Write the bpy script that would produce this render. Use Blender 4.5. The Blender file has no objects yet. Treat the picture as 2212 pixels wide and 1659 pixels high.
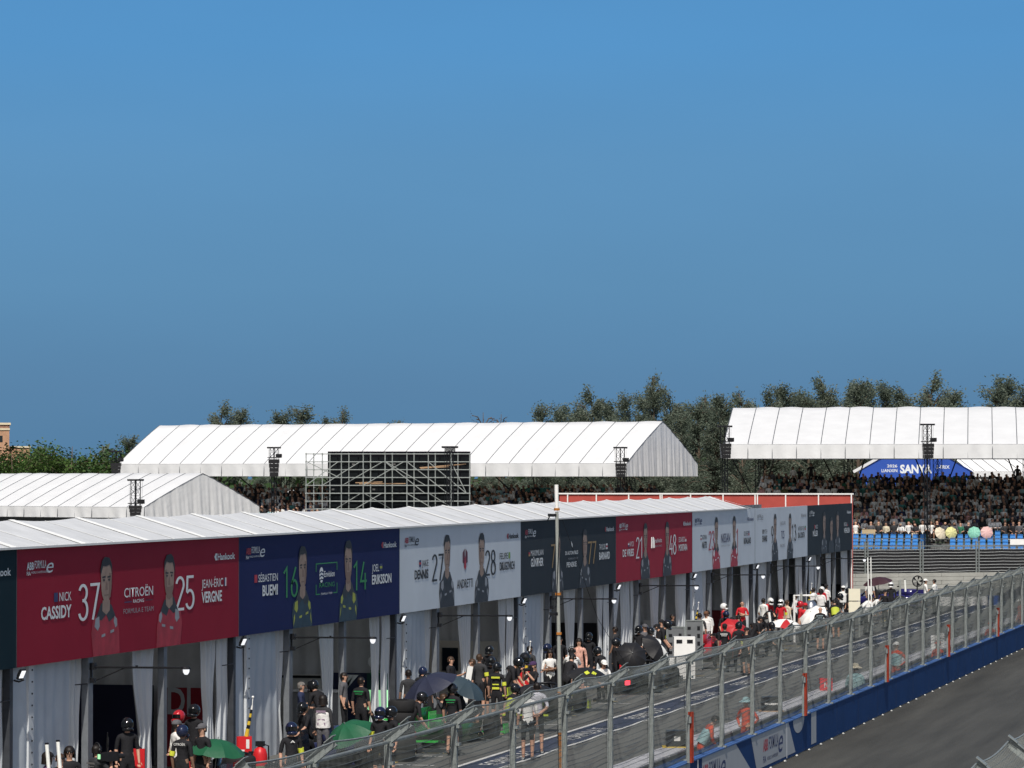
import bpy, bmesh, math, random
from math import sin, cos, pi, radians, atan2, sqrt, tan
from mathutils import Vector, Matrix
random.seed(11)
S = bpy.context.scene
COL = S.collection

# ------------------------------------------------------------------ camera
CAM_H = 7.0
FPX = 8000.0            # focal length in pixels of a 2212 px wide picture
YAW, PITCH = atan2(1907, FPX), atan2(192.5, FPX)
cd = bpy.data.cameras.new('camera'); cam = bpy.data.objects.new('camera', cd); COL.objects.link(cam)
cd.sensor_width = 36.0; cd.lens = 36.0*FPX/2212.0
cd.clip_start = 1.0; cd.clip_end = 6000.0
cam.location = (0, 0, CAM_H); cam.rotation_euler = (pi/2+PITCH, 0, YAW)
S.camera = cam
_f = Vector((-sin(YAW)*cos(PITCH), cos(YAW)*cos(PITCH), sin(PITCH)))
_r = Vector((cos(YAW), sin(YAW), 0)); _u = _r.cross(_f)
EYE = Vector((0, 0, CAM_H))
# surveying helpers: where a sight line meets a plane of the place
def sight(px, py): return _f + _r*((px-1106.0)/FPX) + _u*((829.5-py)/FPX)
def atX(px, py, X): d = sight(px, py); return EYE + d*(X/d.x)
def atZ(px, py, Z=0.0): d = sight(px, py); return EYE + d*((Z-CAM_H)/d.z)
def atY(px, py, Y): d = sight(px, py); return EYE + d*(Y/d.y)
def atD(px, py, z): return EYE + sight(px, py)*z

# ------------------------------------------------------------------ materials
def lin(c): return tuple((v/255/12.92) if v/255 <= .04045 else ((v/255+.055)/1.055)**2.4 for v in c)
MATS = {}
def mat(name, col, rough=.7, metal=0., var=.12, sc=3., bump=0., bsc=25., spec=.3, emit=0., stretch=None, coat=0., trans=0.):
    if name in MATS: return MATS[name]
    m = bpy.data.materials.new(name); m.use_nodes = True; nt = m.node_tree; N = nt.nodes; L = nt.links
    b = N['Principled BSDF']
    b.inputs['Roughness'].default_value = rough; b.inputs['Metallic'].default_value = metal
    b.inputs['Specular IOR Level'].default_value = spec
    if coat: b.inputs['Coat Weight'].default_value = coat; b.inputs['Coat Roughness'].default_value = .05
    tc = N.new('ShaderNodeTexCoord'); mp = N.new('ShaderNodeMapping'); L.new(tc.outputs['Object'], mp.inputs['Vector'])
    if stretch: mp.inputs['Scale'].default_value = stretch
    nz = N.new('ShaderNodeTexNoise'); nz.inputs['Scale'].default_value = sc; nz.inputs['Detail'].default_value = 6; nz.inputs['Roughness'].default_value = .6
    L.new(mp.outputs['Vector'], nz.inputs['Vector'])
    rp = N.new('ShaderNodeValToRGB'); e = rp.color_ramp.elements
    e[0].position = .3; e[1].position = .7
    e[0].color = tuple(max(0, c*(1-var)) for c in col)+(1,); e[1].color = tuple(min(1, c*(1+var)) for c in col)+(1,)
    L.new(nz.outputs['Fac'], rp.inputs['Fac']); L.new(rp.outputs['Color'], b.inputs['Base Color'])
    if bump:
        n2 = N.new('ShaderNodeTexNoise'); n2.inputs['Scale'].default_value = bsc; n2.inputs['Detail'].default_value = 5
        L.new(mp.outputs['Vector'], n2.inputs['Vector'])
        bp = N.new('ShaderNodeBump'); bp.inputs['Strength'].default_value = bump; bp.inputs['Distance'].default_value = .05
        L.new(n2.outputs['Fac'], bp.inputs['Height']); L.new(bp.outputs['Normal'], b.inputs['Normal'])
    if emit:
        b.inputs['Emission Color'].default_value = (*col, 1); b.inputs['Emission Strength'].default_value = emit
    if trans: b.inputs['Transmission Weight'].default_value = trans
    MATS[name] = m; return m

def fabric(name, col, tr, var, sc, bump, bsc):     # cloth that lets part of the light through
    m = mat(name, col, .55, 0, var, sc, bump, bsc, .3); nt = m.node_tree; N = nt.nodes; L = nt.links
    b = N['Principled BSDF']; t = N.new('ShaderNodeBsdfTranslucent'); mx = N.new('ShaderNodeMixShader'); mx.inputs[0].default_value = tr
    L.new(b.inputs['Base Color'].links[0].from_socket, t.inputs['Color'])
    L.new(b.outputs[0], mx.inputs[1]); L.new(t.outputs[0], mx.inputs[2]); L.new(mx.outputs[0], N['Material Output'].inputs['Surface'])
    return m

# ------------------------------------------------------------------ mesh builder
class MB:
    def __init__(s): s.v = []; s.f = []; s.m = []
    def add(s, vs, fs, m=0, M=None):
        o = len(s.v)
        s.v += [tuple(M @ Vector(p)) for p in vs] if M is not None else [tuple(p) for p in vs]
        s.f += [tuple(i+o for i in f) for f in fs]; s.m += [m]*len(fs); return s
    def box(s, c, d, m=0, M=None, rz=0.):
        x, y, z = d[0]/2, d[1]/2, d[2]/2; R = Matrix.Rotation(rz, 3, 'Z')
        vs = [Vector(c)+R@Vector((a*x, b*y, e*z)) for a in (-1, 1) for b in (-1, 1) for e in (-1, 1)]
        return s.add(vs, [(0,1,3,2),(4,6,7,5),(0,4,5,1),(2,3,7,6),(0,2,6,4),(1,5,7,3)], m, M)
    def lohi(s, a, b, m=0): return s.box([(a[i]+b[i])/2 for i in range(3)], [abs(b[i]-a[i]) for i in range(3)], m)
    def tube(s, pts, r, n=6, m=0, cap=True, M=None):
        pts = [Vector(p) for p in pts]; rs = r if isinstance(r, (list, tuple)) else [r]*len(pts)
        vs = []; up = None
        for i, p in enumerate(pts):
            t = (pts[min(i+1, len(pts)-1)]-pts[max(i-1, 0)]).normalized()
            if up is None:
                a = Vector((0,0,1)) if abs(t.z) < .9 else Vector((1,0,0)); up = (a-t*a.dot(t)).normalized()
            else:
                up = up-t*up.dot(t); up = up.normalized() if up.length > 1e-6 else t.orthogonal().normalized()
            w = t.cross(up)
            vs += [p+(up*cos(2*pi*k/n)+w*sin(2*pi*k/n))*rs[i] for k in range(n)]
        fs = [(i*n+k, i*n+(k+1)%n, (i+1)*n+(k+1)%n, (i+1)*n+k) for i in range(len(pts)-1) for k in range(n)]
        if cap: fs += [tuple(range(n-1, -1, -1)), tuple((len(pts)-1)*n+k for k in range(n))]
        return s.add(vs, fs, m, M)
    def grid(s, fn, nu, nv, m=0, M=None):
        vs = [fn(i/nu, j/nv) for i in range(nu+1) for j in range(nv+1)]
        fs = [(i*(nv+1)+j, (i+1)*(nv+1)+j, (i+1)*(nv+1)+j+1, i*(nv+1)+j+1) for i in range(nu) for j in range(nv)]
        return s.add(vs, fs, m, M)
    def ball(s, c, r, nu=10, nv=7, m=0, M=None, v0=0., v1=1.):
        r = r if isinstance(r, (tuple, list)) else (r, r, r)
        return s.grid(lambda a, b: (c[0]+r[0]*sin(pi*(v0+(v1-v0)*b))*cos(2*pi*a), c[1]+r[1]*sin(pi*(v0+(v1-v0)*b))*sin(2*pi*a), c[2]+r[2]*cos(pi*(v0+(v1-v0)*b))), nu, nv, m, M)
    def lathe(s, prof, n=12, c=(0,0,0), m=0, M=None):
        return s.grid(lambda a, b: (c[0]+prof[int(round(b*(len(prof)-1)))][0]*cos(-2*pi*a), c[1]+prof[int(round(b*(len(prof)-1)))][0]*sin(-2*pi*a), c[2]+prof[int(round(b*(len(prof)-1)))][1]), n, len(prof)-1, m, M)
    def prism(s, pts, off, m=0, M=None):
        n = len(pts); off = Vector(off); vs = [Vector(p) for p in pts]; vs += [p+off for p in vs]
        return s.add(vs, [tuple(range(n-1, -1, -1)), tuple(range(n, 2*n))]+[(i, (i+1)%n, n+(i+1)%n, n+i) for i in range(n)], m, M)
    def mesh(s, name, mats, smooth=False):
        me = bpy.data.meshes.new(name); me.from_pydata(s.v, [], s.f)
        for k in (mats if isinstance(mats, (list, tuple)) else [mats]): me.materials.append(k)
        me.polygons.foreach_set('material_index', s.m)
        if smooth: me.polygons.foreach_set('use_smooth', [True]*len(s.f))
        me.update(); return me
    def build(s, name, mats, parent=None, world=True, smooth=False, fix=False):
        if parent is not None and world:
            W = WM[parent.name].inverted(); s.v = [tuple(W@Vector(p)) for p in s.v]
        me = s.mesh(name, mats, smooth)
        if fix:
            bm = bmesh.new(); bm.from_mesh(me); bmesh.ops.recalc_face_normals(bm, faces=bm.faces); bm.to_mesh(me); bm.free()
        return put(name, me, parent)
WM = {}
def put(name, me, parent=None, loc=None, rz=0.):
    o = bpy.data.objects.new(name, me); COL.objects.link(o)
    if loc is not None: o.location = loc; o.rotation_euler.z = rz
    if parent is not None: o.parent = parent; WM[o.name] = WM[parent.name]
    else: WM[o.name] = Matrix.Translation(loc or (0,0,0)) @ Matrix.Rotation(rz, 4, 'Z')
    return o
def tag(o, label=None, cat=None, group=None, kind=None):
    if label: o['label'] = label
    if cat: o['category'] = cat
    if group: o['group'] = group
    if kind: o['kind'] = kind
    return o
def thing(name, label, cat, loc=(0,0,0), rz=0., group=None):
    o = bpy.data.objects.new(name, None); COL.objects.link(o); o.empty_display_size = .2
    o.location = loc; o.rotation_euler.z = rz
    WM[o.name] = Matrix.Translation(loc) @ Matrix.Rotation(rz, 4, 'Z')
    return tag(o, label, cat, group)
def copy_tree(o, parent=None, loc=None, rz=None, label=None, group=None):
    c = o.copy(); COL.objects.link(c); c.parent = parent
    if parent is None:
        if loc is not None: c.location = loc
        if rz is not None: c.rotation_euler.z = rz
        if label: c['label'] = label
        if group: c['group'] = group
        WM[c.name] = Matrix.Translation(c.location) @ Matrix.Rotation(c.rotation_euler.z, 4, 'Z')
    else: WM[c.name] = WM[parent.name]
    for ch in o.children: copy_tree(ch, c)
    return c
def override(o, table):                       # materials of one copy of a shared mesh
    for i, m in table.items():
        if i < len(o.material_slots): o.material_slots[i].link = 'OBJECT'; o.material_slots[i].material = m

# flat lettering on a plane: M maps (x right, y up, z out) to the world
def letters(name, txt, w, h, M, m, parent=None, bold=0., italic=0., bottom_caps=True, world=True):
    cu = bpy.data.curves.new('lettering', 'FONT'); cu.body = txt; cu.resolution_u = 3; cu.offset = bold; cu.shear = italic
    o = bpy.data.objects.new('lettering', cu); COL.objects.link(o); bpy.context.view_layer.update()
    me = bpy.data.meshes.new_from_object(o.evaluated_get(bpy.context.evaluated_depsgraph_get()))
    bpy.data.objects.remove(o); bpy.data.curves.remove(cu)
    xs = [v.co.x for v in me.vertices]; x0, x1 = min(xs), max(xs); ys = [v.co.y for v in me.vertices]
    y0 = min(ys); cap = .70
    if not bottom_caps: y0, cap = min(ys), max(ys)-min(ys)
    elif y0 > -.08: y0 = 0
    else: y0 = 0
    W = WM[parent.name].inverted() if (parent is not None and world) else Matrix()
    T = W @ M
    for v in me.vertices: v.co = T @ Vector(((v.co.x-x0)/(x1-x0)*w, (v.co.y-y0)/cap*h, 0))
    me.materials.clear(); me.materials.append(m); me.name = name
    return put(name, me, parent)

# ------------------------------------------------------------------ sky and sun
SUN_EL, SUN_AZ = radians(51), radians(170.5)     # azimuth of the sun measured from +Y towards +X
sd = Vector((sin(SUN_AZ)*cos(SUN_EL), cos(SUN_AZ)*cos(SUN_EL), sin(SUN_EL)))
w = bpy.data.worlds.new('World'); S.world = w; w.use_nodes = True; nt = w.node_tree; N = nt.nodes; L = nt.links
bg = N['Background']; bg.inputs['Strength'].default_value = 1.0
sky = N.new('ShaderNodeTexSky'); sky.sky_type = 'NISHITA'; sky.sun_disc = False
sky.sun_elevation = SUN_EL; sky.sun_rotation = SUN_AZ; sky.air_density = 1.0; sky.dust_density = 3.0; sky.ozone_density = 1.5
sc_ = N.new('ShaderNodeVectorMath'); sc_.operation = 'SCALE'; sc_.inputs['Scale'].default_value = .085
L.new(sky.outputs['Color'], sc_.inputs[0])
tc = N.new('ShaderNodeTexCoord'); sp = N.new('ShaderNodeSeparateXYZ'); L.new(tc.outputs['Generated'], sp.inputs[0])
mr = N.new('ShaderNodeMapRange'); mr.inputs['From Min'].default_value = 0.; mr.inputs['From Max'].default_value = .14
L.new(sp.outputs['Z'], mr.inputs['Value'])
rp = N.new('ShaderNodeValToRGB'); L.new(mr.outputs['Result'], rp.inputs['Fac'])
SKYC = [(0., (85,127,163)), (.16, (90,132,169)), (.36, (94,142,181)), (.6, (94,147,191)), (.82, (87,148,200)), (1., (85,147,201))]
el = rp.color_ramp.elements
for i, (p, c) in enumerate(SKYC):
    e = el[i] if i < 2 else el.new(p)
    e.position = p; e.color = (*lin(c), 1)
m2 = N.new('ShaderNodeMapRange'); m2.interpolation_type = 'SMOOTHSTEP'; m2.inputs['From Min'].default_value = .13; m2.inputs['From Max'].default_value = .32
L.new(sp.outputs['Z'], m2.inputs['Value'])
nzs = N.new('ShaderNodeTexNoise'); nzs.inputs['Scale'].default_value = 9; nzs.inputs['Detail'].default_value = 3
nmp = N.new('ShaderNodeMapping'); nmp.inputs['Scale'].default_value = (1, 1, 4); L.new(tc.outputs['Generated'], nmp.inputs['Vector']); L.new(nmp.outputs['Vector'], nzs.inputs['Vector'])
nr = N.new('ShaderNodeMapRange'); nr.inputs['To Min'].default_value = .955; nr.inputs['To Max'].default_value = 1.045; L.new(nzs.outputs['Fac'], nr.inputs['Value'])
vm = N.new('ShaderNodeVectorMath'); vm.operation = 'SCALE'; L.new(rp.outputs['Color'], vm.inputs[0]); L.new(nr.outputs['Result'], vm.inputs['Scale'])
mx = N.new('ShaderNodeMix'); mx.data_type = 'RGBA'
# the side of the sky away from the picture (towards the sun) keeps the plain Nishita glow
m3 = N.new('ShaderNodeMapRange'); m3.interpolation_type = 'SMOOTHSTEP'; m3.inputs['From Min'].default_value = .45; m3.inputs['From Max'].default_value = -.15
L.new(sp.outputs['Y'], m3.inputs['Value'])
mm = N.new('ShaderNodeMath'); mm.operation = 'MAXIMUM'; L.new(m2.outputs['Result'], mm.inputs[0]); L.new(m3.outputs['Result'], mm.inputs[1])
L.new(mm.outputs[0], mx.inputs['Factor']); L.new(vm.outputs[0], mx.inputs['A']); L.new(sc_.outputs[0], mx.inputs['B'])
L.new(mx.outputs['Result'], bg.inputs['Color'])
sl = bpy.data.lights.new('sun', 'SUN'); so = bpy.data.objects.new('sun', sl); COL.objects.link(so)
sl.energy = 3.9; sl.angle = radians(.53); sl.color = (1., .95, .87)
so.rotation_euler = sd.to_track_quat('Z', 'Y').to_euler(); so.location = (0, -20, 60)
S.view_settings.view_transform = 'Standard'; S.view_settings.look = 'None'; S.view_settings.exposure = 0.; S.view_settings.gamma = 1.
S.cycles.max_bounces = 6; S.cycles.transparent_max_bounces = 12

# ------------------------------------------------------------------ common materials
galv = mat('galvanised_steel', (.25,.275,.27), .5, .3, .22, 6, .15, 60)
wirem = mat('mesh_wire', (.14,.155,.15), .55, .5, .1, 5)
blackm = mat('black_metal', (.012,.013,.016), .45, .2, .2, 8)
plastic_blk = mat('black_plastic', (.015,.015,.017), .4, 0, .2, 8)
tentw = fabric('white_tent_fabric', (.72,.73,.74), .06, .05, .7, .6, 1.6)
tentseam = mat('tent_seam_grey', (.10,.11,.13), .6)
roofp = fabric('pit_roof_fabric', (.76,.775,.79), .20, .09, 1.2, .3, 2.2)
roofs = mat('pit_roof_seam', (.90,.90,.87), .5, 0, .05)
drapem = mat('grey_curtain_fabric', (.59,.615,.635), .8, 0, .10, 1.3, .15, 4, stretch=(1,1,.25))
panelm = mat('grey_tarpaulin', (.52,.565,.61), .7, 0, .09, .8, .3, 2.0)
skinl = mat('skin_fair', (.52,.30,.21), .55, 0, .1, 14)
skind = mat('skin_tan', (.27,.155,.105), .55, 0, .1, 14)
hairm = mat('dark_hair', (.012,.009,.008), .5, 0, .3, 20)
brownhair = mat('brown_hair', (.05,.028,.016), .5, 0, .3, 20)
greyhair = mat('grey_hair', (.16,.15,.14), .6, 0, .3, 20)
white = mat('white_paint', (.80,.80,.78), .5, 0, .05, 4)
redp = mat('red_paint', (.55,.02,.025), .35, 0, .12, 5)
concrete = mat('concrete', (.33,.33,.31), .9, 0, .18, 2.5, .4, 30)
# ================================================================== the ground
def sheet(name, x0, x1, y0, y1, z, m):
    b = MB(); b.add([(x0,y0,z),(x1,y0,z),(x1,y1,z),(x0,y1,z)], [(0,1,2,3)])
    return tag(b.build(name, m), kind='structure')
sheet('ground', -900, 900, -60, 2500, -.012, mat('pale_ground', (.20,.19,.165), .95, 0, .25, .15, .5, 6))
sheet('pit_lane', -40, -14.0, 20, 222, 0., mat('pit_lane_asphalt', (.125,.125,.118), .85, 0, .22, .5, .4, 40, stretch=(1,.12,1)))
sheet('track', -14.6, -3.6, 20, 221, .006, mat('track_asphalt', (.056,.055,.049), .8, 0, .38, .9, .35, 50, stretch=(1,.06,1)))
sheet('far_road', -40, 40, 221.2, 246, .004, mat('far_asphalt', (.15,.15,.15), .85, 0, .2, .5))
blue_paint = mat('blue_road_paint', (.05,.062,.105), .75, 0, .35, 1.2)
wht_paint = mat('white_road_paint', (.72,.72,.70), .7, 0, .15, 3)
yel_paint = mat('yellow_road_paint', (.62,.45,.12), .7, 0, .2, 3)
SX0, SX1 = -21.72, -20.72
sheet('painted_stripe', SX0, SX1, 40, 200, .005, blue_paint)
lb = MB()
for x in (SX0-.06, SX1+.06): lb.add([(x-.06,40,.010),(x+.06,40,.010),(x+.06,200,.010),(x-.06,200,.010)], [(0,1,2,3)])
for k in range(9):
    y = 64+k*14.68
    for (dy, x0, x1, wd) in ((2.2,-23.6,-22.6,.1),(7.2,-24.4,-22.4,.1),(10.0,-23.4,-22.9,.1)):
        lb.add([(x0,y+dy,.010),(x1,y+dy,.010),(x1,y+dy+wd,.010),(x0,y+dy+wd,.010)], [(0,1,2,3)])
tag(lb.build('lane_markings', wht_paint), kind='structure')
lb = MB()
for k in range(9):
    y = 66+k*14.68
    for (dy, x0, x1, wd) in ((1.2,-24.0,-23.2,.1),(5.2,-23.6,-23.5,1.4),(9.0,-24.2,-23.0,.12)):
        lb.add([(x0,y+dy,.011),(x1,y+dy,.011),(x1,y+dy+wd,.011),(x0,y+dy+wd,.011)], [(0,1,2,3)])
tag(lb.build('box_markings', yel_paint), kind='structure')
for k in range(16):
    y = 52+k*8.6
    M = Matrix.Translation((SX0+.22, y, .012)) @ Matrix(((0,-1,0,0),(1,0,0,0),(0,0,1,0),(0,0,0,1)))
    M = M @ Matrix.Translation((0,-.55,0))
    o = letters('road_lettering', 'FORMULA E', 4.6, .5, M, wht_paint); tag(o, kind='structure')

# ================================================================== pit building
X0, YS, W, ZT, ZB, NB = -26.9, 70.0, 14.68, 5.47, 3.10, 8
def TY(i, t): return YS+W*(i+t)
YA, YE = TY(-2, 0), TY(8, 0)
YR = TY(5, .86)
pit = thing('pit_building', 'long white-roofed tent building of pit garages with grey curtained bays', 'building', (X0, YS, 0))
# roof: ridge 1.6 m behind the fascia, sagging between its ribs
RX, RZ, EZ = -28.5, 5.98, 5.50
SEAM = 4.055; seam0 = 73.83
def roof_z(y, s):     # s 0 eave .. 1 ridge
    ph = ((y-seam0)/SEAM) % 1.0
    return EZ+(RZ-EZ)*s - (.028+.022*s)*sin(pi*ph)*(.35+.65*s) + .03*s
ny = int((YR-YA)/SEAM*10)
rb = MB()
rb.grid(lambda a, b: (RX+(X0+.06-RX)*(1-b) if False else X0+.06+(RX-X0-.06)*b, YA+(YR-YA)*a, roof_z(YA+(YR-YA)*a, b)), ny, 6)
rb.grid(lambda a, b: (RX-9.5*b, YA+(YR-YA)*a, roof_z(YA+(YR-YA)*a, 1)-1.7*b-.004), ny, 4)
rb.add([(X0-.12,YR,EZ),(RX,YR,RZ+.03),(RX-9.5,YR,RZ-1.7),(RX-9.5,YR,3.0),(X0-.12,YR,3.0)], [(0,1,2,3,4)])
rb.build('roof', roofp, pit, smooth=True)
sb = MB(); k = math.ceil((YA-seam0)/SEAM)
while seam0+k*SEAM < YR:
    y = seam0+k*SEAM
    for (wd, yy, up) in ((.36, y, .012), (.10, y+SEAM*.5, .006)):
        if wd < .1 and k % 2: continue
        sb.grid(lambda a, b, yy=yy, wd=wd, up=up: (X0+.07+(RX-X0-.07)*b, yy+(a-.5)*wd, roof_z(yy+(a-.5)*wd, b)+up), 2, 6)
    k += 1
sb.build('roof_seams', roofs, pit)['kind'] = 'stuff'
tb = MB(); tb.lohi((X0-.02, YA, ZT+.004), (X0+.08, YR, ZT+.05)); tb.build('eave_trim', white, pit)
# structure behind the fascia
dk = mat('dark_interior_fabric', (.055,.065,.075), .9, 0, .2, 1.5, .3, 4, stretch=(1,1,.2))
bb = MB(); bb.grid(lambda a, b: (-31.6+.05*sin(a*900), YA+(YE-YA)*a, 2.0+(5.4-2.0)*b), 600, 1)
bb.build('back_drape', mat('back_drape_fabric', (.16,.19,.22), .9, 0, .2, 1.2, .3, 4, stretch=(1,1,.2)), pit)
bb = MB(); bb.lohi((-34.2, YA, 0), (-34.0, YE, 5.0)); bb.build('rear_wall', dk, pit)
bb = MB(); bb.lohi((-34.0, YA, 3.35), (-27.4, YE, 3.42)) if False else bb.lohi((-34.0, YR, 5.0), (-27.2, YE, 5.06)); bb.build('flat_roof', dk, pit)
for i in range(-1, 9):
    bb = MB(); bb.grid(lambda a, b: (-33.9+6.55*a, TY(i,0)-.06+.05*sin(a*75+1.3*sin(a*17)), 5.2*b), 160, 1); bb.build('partition_drape', mat('partition_fabric', (.50,.52,.54), .85, 0, .12, 1.5), pit, smooth=True)
postm = mat('grey_post', (.20,.215,.235), .5, .3, .15, 5)
darkpost = mat('dark_post', (.06,.065,.075), .5, .3, .2, 5)
def drape(y0, y1, x, ztop, pinch=None, folds=6, side=0., seed=0):
    rn = random.Random(seed); ph = [rn.uniform(0, 6.28) for _ in range(4)]
    def fn(a, b):
        z = ztop*(1-b)
        w_ = 1.0
        if pinch is not None:
            d = (z-pinch)/(ztop-pinch) if z > pinch else (pinch-z)/max(pinch,.01)
            w_ = .42+.58*(d**.8 if z > pinch else d*.75)
        c = y0+(y1-y0)*(.5+side*.5*(1-w_))
        y = c+(y1-y0)*(a-.5)*w_+.03*sin(3*z+ph[0])
        amp = .046*(1.15-.4*w_)
        xx = x+amp*sin(2*pi*folds*a+ph[1]+.5*sin(2*z+ph[2]))+.03*sin(2*pi*2.3*a+ph[3])
        return (xx, y, z)
    return MB().grid(fn, folds*7, 14)
for i in range(-1, 8):
    def lohi(name, t0, t1, xa, xb, z1, m, z0=0.):
        b = MB(); b.lohi((xa, TY(i,t0), z0), (xb, TY(i,t1), z1)); return b.build(name, m, pit)
    # closed bay: tarpaulin sheet with slight billow
    if i not in (4, 6, 7) or i == 6 and False:
        def fn(a, b, i=i): return (-27.12+.05*sin(6*a+i)*sin(3*b+i)+.018*sin(37*a+i), TY(i,.0)+.14+(TY(i,.252)-TY(i,0)-.14)*a, 3.3*b)
        MB().grid(fn, 40, 10).build('wall_panel', panelm, pit, smooth=True)
        b = MB(); yl = TY(i,.082)
        b.lohi((-27.10, yl-.14, .1), (-27.035, yl+.14, 3.2)); b.build('lacing_strip', drapem, pit)
        b = MB()
        for q in range(12): b.ball((-27.03, yl+.03, .35+q*.24), .022, 6, 4)
        b.build('eyelets', blackm, pit)['kind'] = 'stuff'
    else:
        drape(TY(i,.02), TY(i,.15), -27.18, 3.3, 1.5, 7, -.8, 50+i).build('curtain', drapem, pit, smooth=True)
        drape(TY(i,.16), TY(i,.25), -27.18, 3.3, None, 5, 0, 60+i).build('curtain', drapem, pit, smooth=True)
    lohi('post', .992, 1.004, -27.14, -26.99, 3.3, darkpost)
    drape(TY(i,.255), TY(i,.312), -27.2, 3.3, 1.05 if i % 2 else .95, 4, -.5, i).build('curtain', drapem, pit, smooth=True)
    lohi('post', .302, .322, -27.13, -26.98, 3.3, postm)
    drape(TY(i,.522), TY(i,.632), -27.2, 3.3, 1.15 if i != 5 else 1.5, 7, .35, 10+i).build('curtain', drapem, pit, smooth=True)
    lohi('post', .640, .655, -27.13, -26.98, 3.3, postm)
    drape(TY(i,.865), TY(i,.935), -27.2, 3.3, 1.35, 5, .3, 20+i).build('curtain', drapem, pit, smooth=True)
    drape(TY(i,.936), TY(i,.990), -27.16, 3.3, None, 4, 0, 30+i).build('curtain', drapem, pit, smooth=True)
    b = MB(); b.tube([(-27.02, TY(i,.255), 2.55), (-27.0, TY(i,.31), 2.53)], .012, 4); b.build('tie_strap', blackm, pit)
    b = MB(); b.tube([(-27.0, TY(i,.935), 2.45), (-26.98, TY(i,.992), 2.45)], .012, 4); b.build('tie_strap', blackm, pit)
# fascia beam behind the banners
b = MB(); b.lohi((-27.3, YA, 3.16), (-26.99, YE, 5.42)); b.build('fascia_frame', darkpost, pit)

# ---- banners
bred = mat('banner_red', (.27,.018,.038), .65, 0, .06, .6, .12, 1.4, spec=.08); bred2 = mat('banner_carmine', (.34,.032,.055), .65, 0, .06, .6, .12, 1.4, spec=.08)
bnavy = mat('banner_navy', (.018,.026,.10), .65, 0, .06, .6, .12, 1.4, spec=.08)
bwhite = mat('banner_white', (.60,.665,.73), .65, 0, .05, .6, .12, 1.4, spec=.08); bdark = mat('banner_charcoal', (.036,.046,.056), .65, 0, .08, .6, .12, 1.4, spec=.08); bteal = mat('banner_teal_black', (.010,.026,.036), .65, 0, .08, .6, .12, 1.4, spec=.08)
pw = mat('print_white', (.74,.78,.80), .5, 0, .03); pb = mat('print_black', (.015,.016,.022), .5, 0, .05); pr = mat('print_red', (.42,.03,.05), .5, 0, .05)
pg = mat('print_green', (.03,.24,.08), .5, 0, .05); pgold = mat('print_gold', (.33,.22,.09), .5, 0, .05); pgrey = mat('print_grey', (.30,.32,.35), .5); pnv = mat('print_navy', (.03,.04,.13), .5)
pmaroon = mat('print_maroon', (.10,.012,.035), .5); pface = mat('print_face', (.31,.225,.18), .55, 0, .16, 5); pface2 = mat('print_face_shadow', (.22,.15,.12), .6, 0, .1); phair = mat('print_hair', (.018,.016,.016), .5, 0, .2, 8)
psuit_r = mat('print_suit_red', (.37,.028,.045), .5, 0, .25, 3); psuit_d = mat('print_suit_dark', (.03,.035,.042), .5, 0, .35, 4); psuit_n = mat('print_suit_teal', (.022,.05,.075), .5, 0, .3, 3); pyel = mat('print_yellow', (.36,.40,.06), .5)
psuit_c = mat('print_suit_crimson', (.42,.03,.05), .5, 0, .25, 3)
def P(i, t, v, out=.012):       # a point printed on banner i
    return Vector((X0+out, TY(i,t), ZT-(ZT-ZB)*v))
def PM(i, t, v, out=.012):
    p = P(i, t, v, out); return Matrix(((0,0,1,p.x),(1,0,0,p.y),(0,1,0,p.z),(0,0,0,1)))
def T(i, txt, t0, t1, v0, v1, m, par, bold=0., name='lettering', out=.012, italic=0.):
    return letters(name, txt, (t1-t0)*W, (v1-v0)*(ZT-ZB), PM(i, t0, v1, out), m, par, bold, italic)
def arc(cx, cy, rx, ry, a0, a1, n=18): return [(cx+rx*cos(radians(a0+(a1-a0)*k/n)), cy+ry*sin(radians(a0+(a1-a0)*k/n))) for k in range(n+1)]
DIG = {'1': [[(.05,.80),(.21,.97),(.21,0)]], '2': [arc(.18,.76,.15,.21,170,-30)+[(.03,.03),(.35,.03)]], '3': [arc(.17,.76,.14,.21,160,-100), arc(.17,.29,.155,.26,100,-160)],
 '4': [[(.20,.97),(.02,.30),(.37,.30)], [(.27,.58),(.27,0)]], '5': [[(.33,.97),(.07,.97),(.05,.55)]+arc(.17,.30,.16,.27,125,-155)], '6': [[(.26,.98),(.07,.5)]+arc(.185,.29,.15,.26,150,510)],
 '7': [[(.02,.97),(.345,.97),(.12,0)]], '8': [arc(.18,.76,.13,.21,-90,270), arc(.18,.28,.155,.25,90,450)], '9': [[(.10,.0),(.30,.5)]+arc(.18,.70,.15,.26,-30,330)]}
def digit(i, ch, t0, t1, v0, v1, m, par, th=.040):      # thin geometric numerals as flat ribbons
    b = MB()
    for si, ln in enumerate(DIG[ch]):
        L_, R_ = [], []
        for k, p in enumerate(ln):
            a, c = Vector(ln[max(k-1,0)]), Vector(ln[min(k+1,len(ln)-1)]); p = Vector(p)
            d0 = (p-a).normalized() if k else (c-p).normalized(); d1 = (c-p).normalized() if k < len(ln)-1 else d0
            n = Vector((-(d0+d1).y, (d0+d1).x)); n = n.normalized() if n.length > 1e-4 else Vector((-d0.y, d0.x)); s = th/max(.45, n.dot(Vector((-d0.y, d0.x))))
            L_.append(p+n*s); R_.append(p-n*s)
        pt = lambda q: P(i, t0+(t1-t0)*q.x/.36, v1-(v1-v0)*q.y, .0125+.003*si)
        for k in range(len(ln)-1): b.add([pt(R_[k]), pt(R_[k+1]), pt(L_[k+1]), pt(L_[k])], [(0,1,2,3)])
    b.build('digit', m, par)
def shape(i, pts, out): return [P(i, t, v, out) for t, v in pts]
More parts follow.
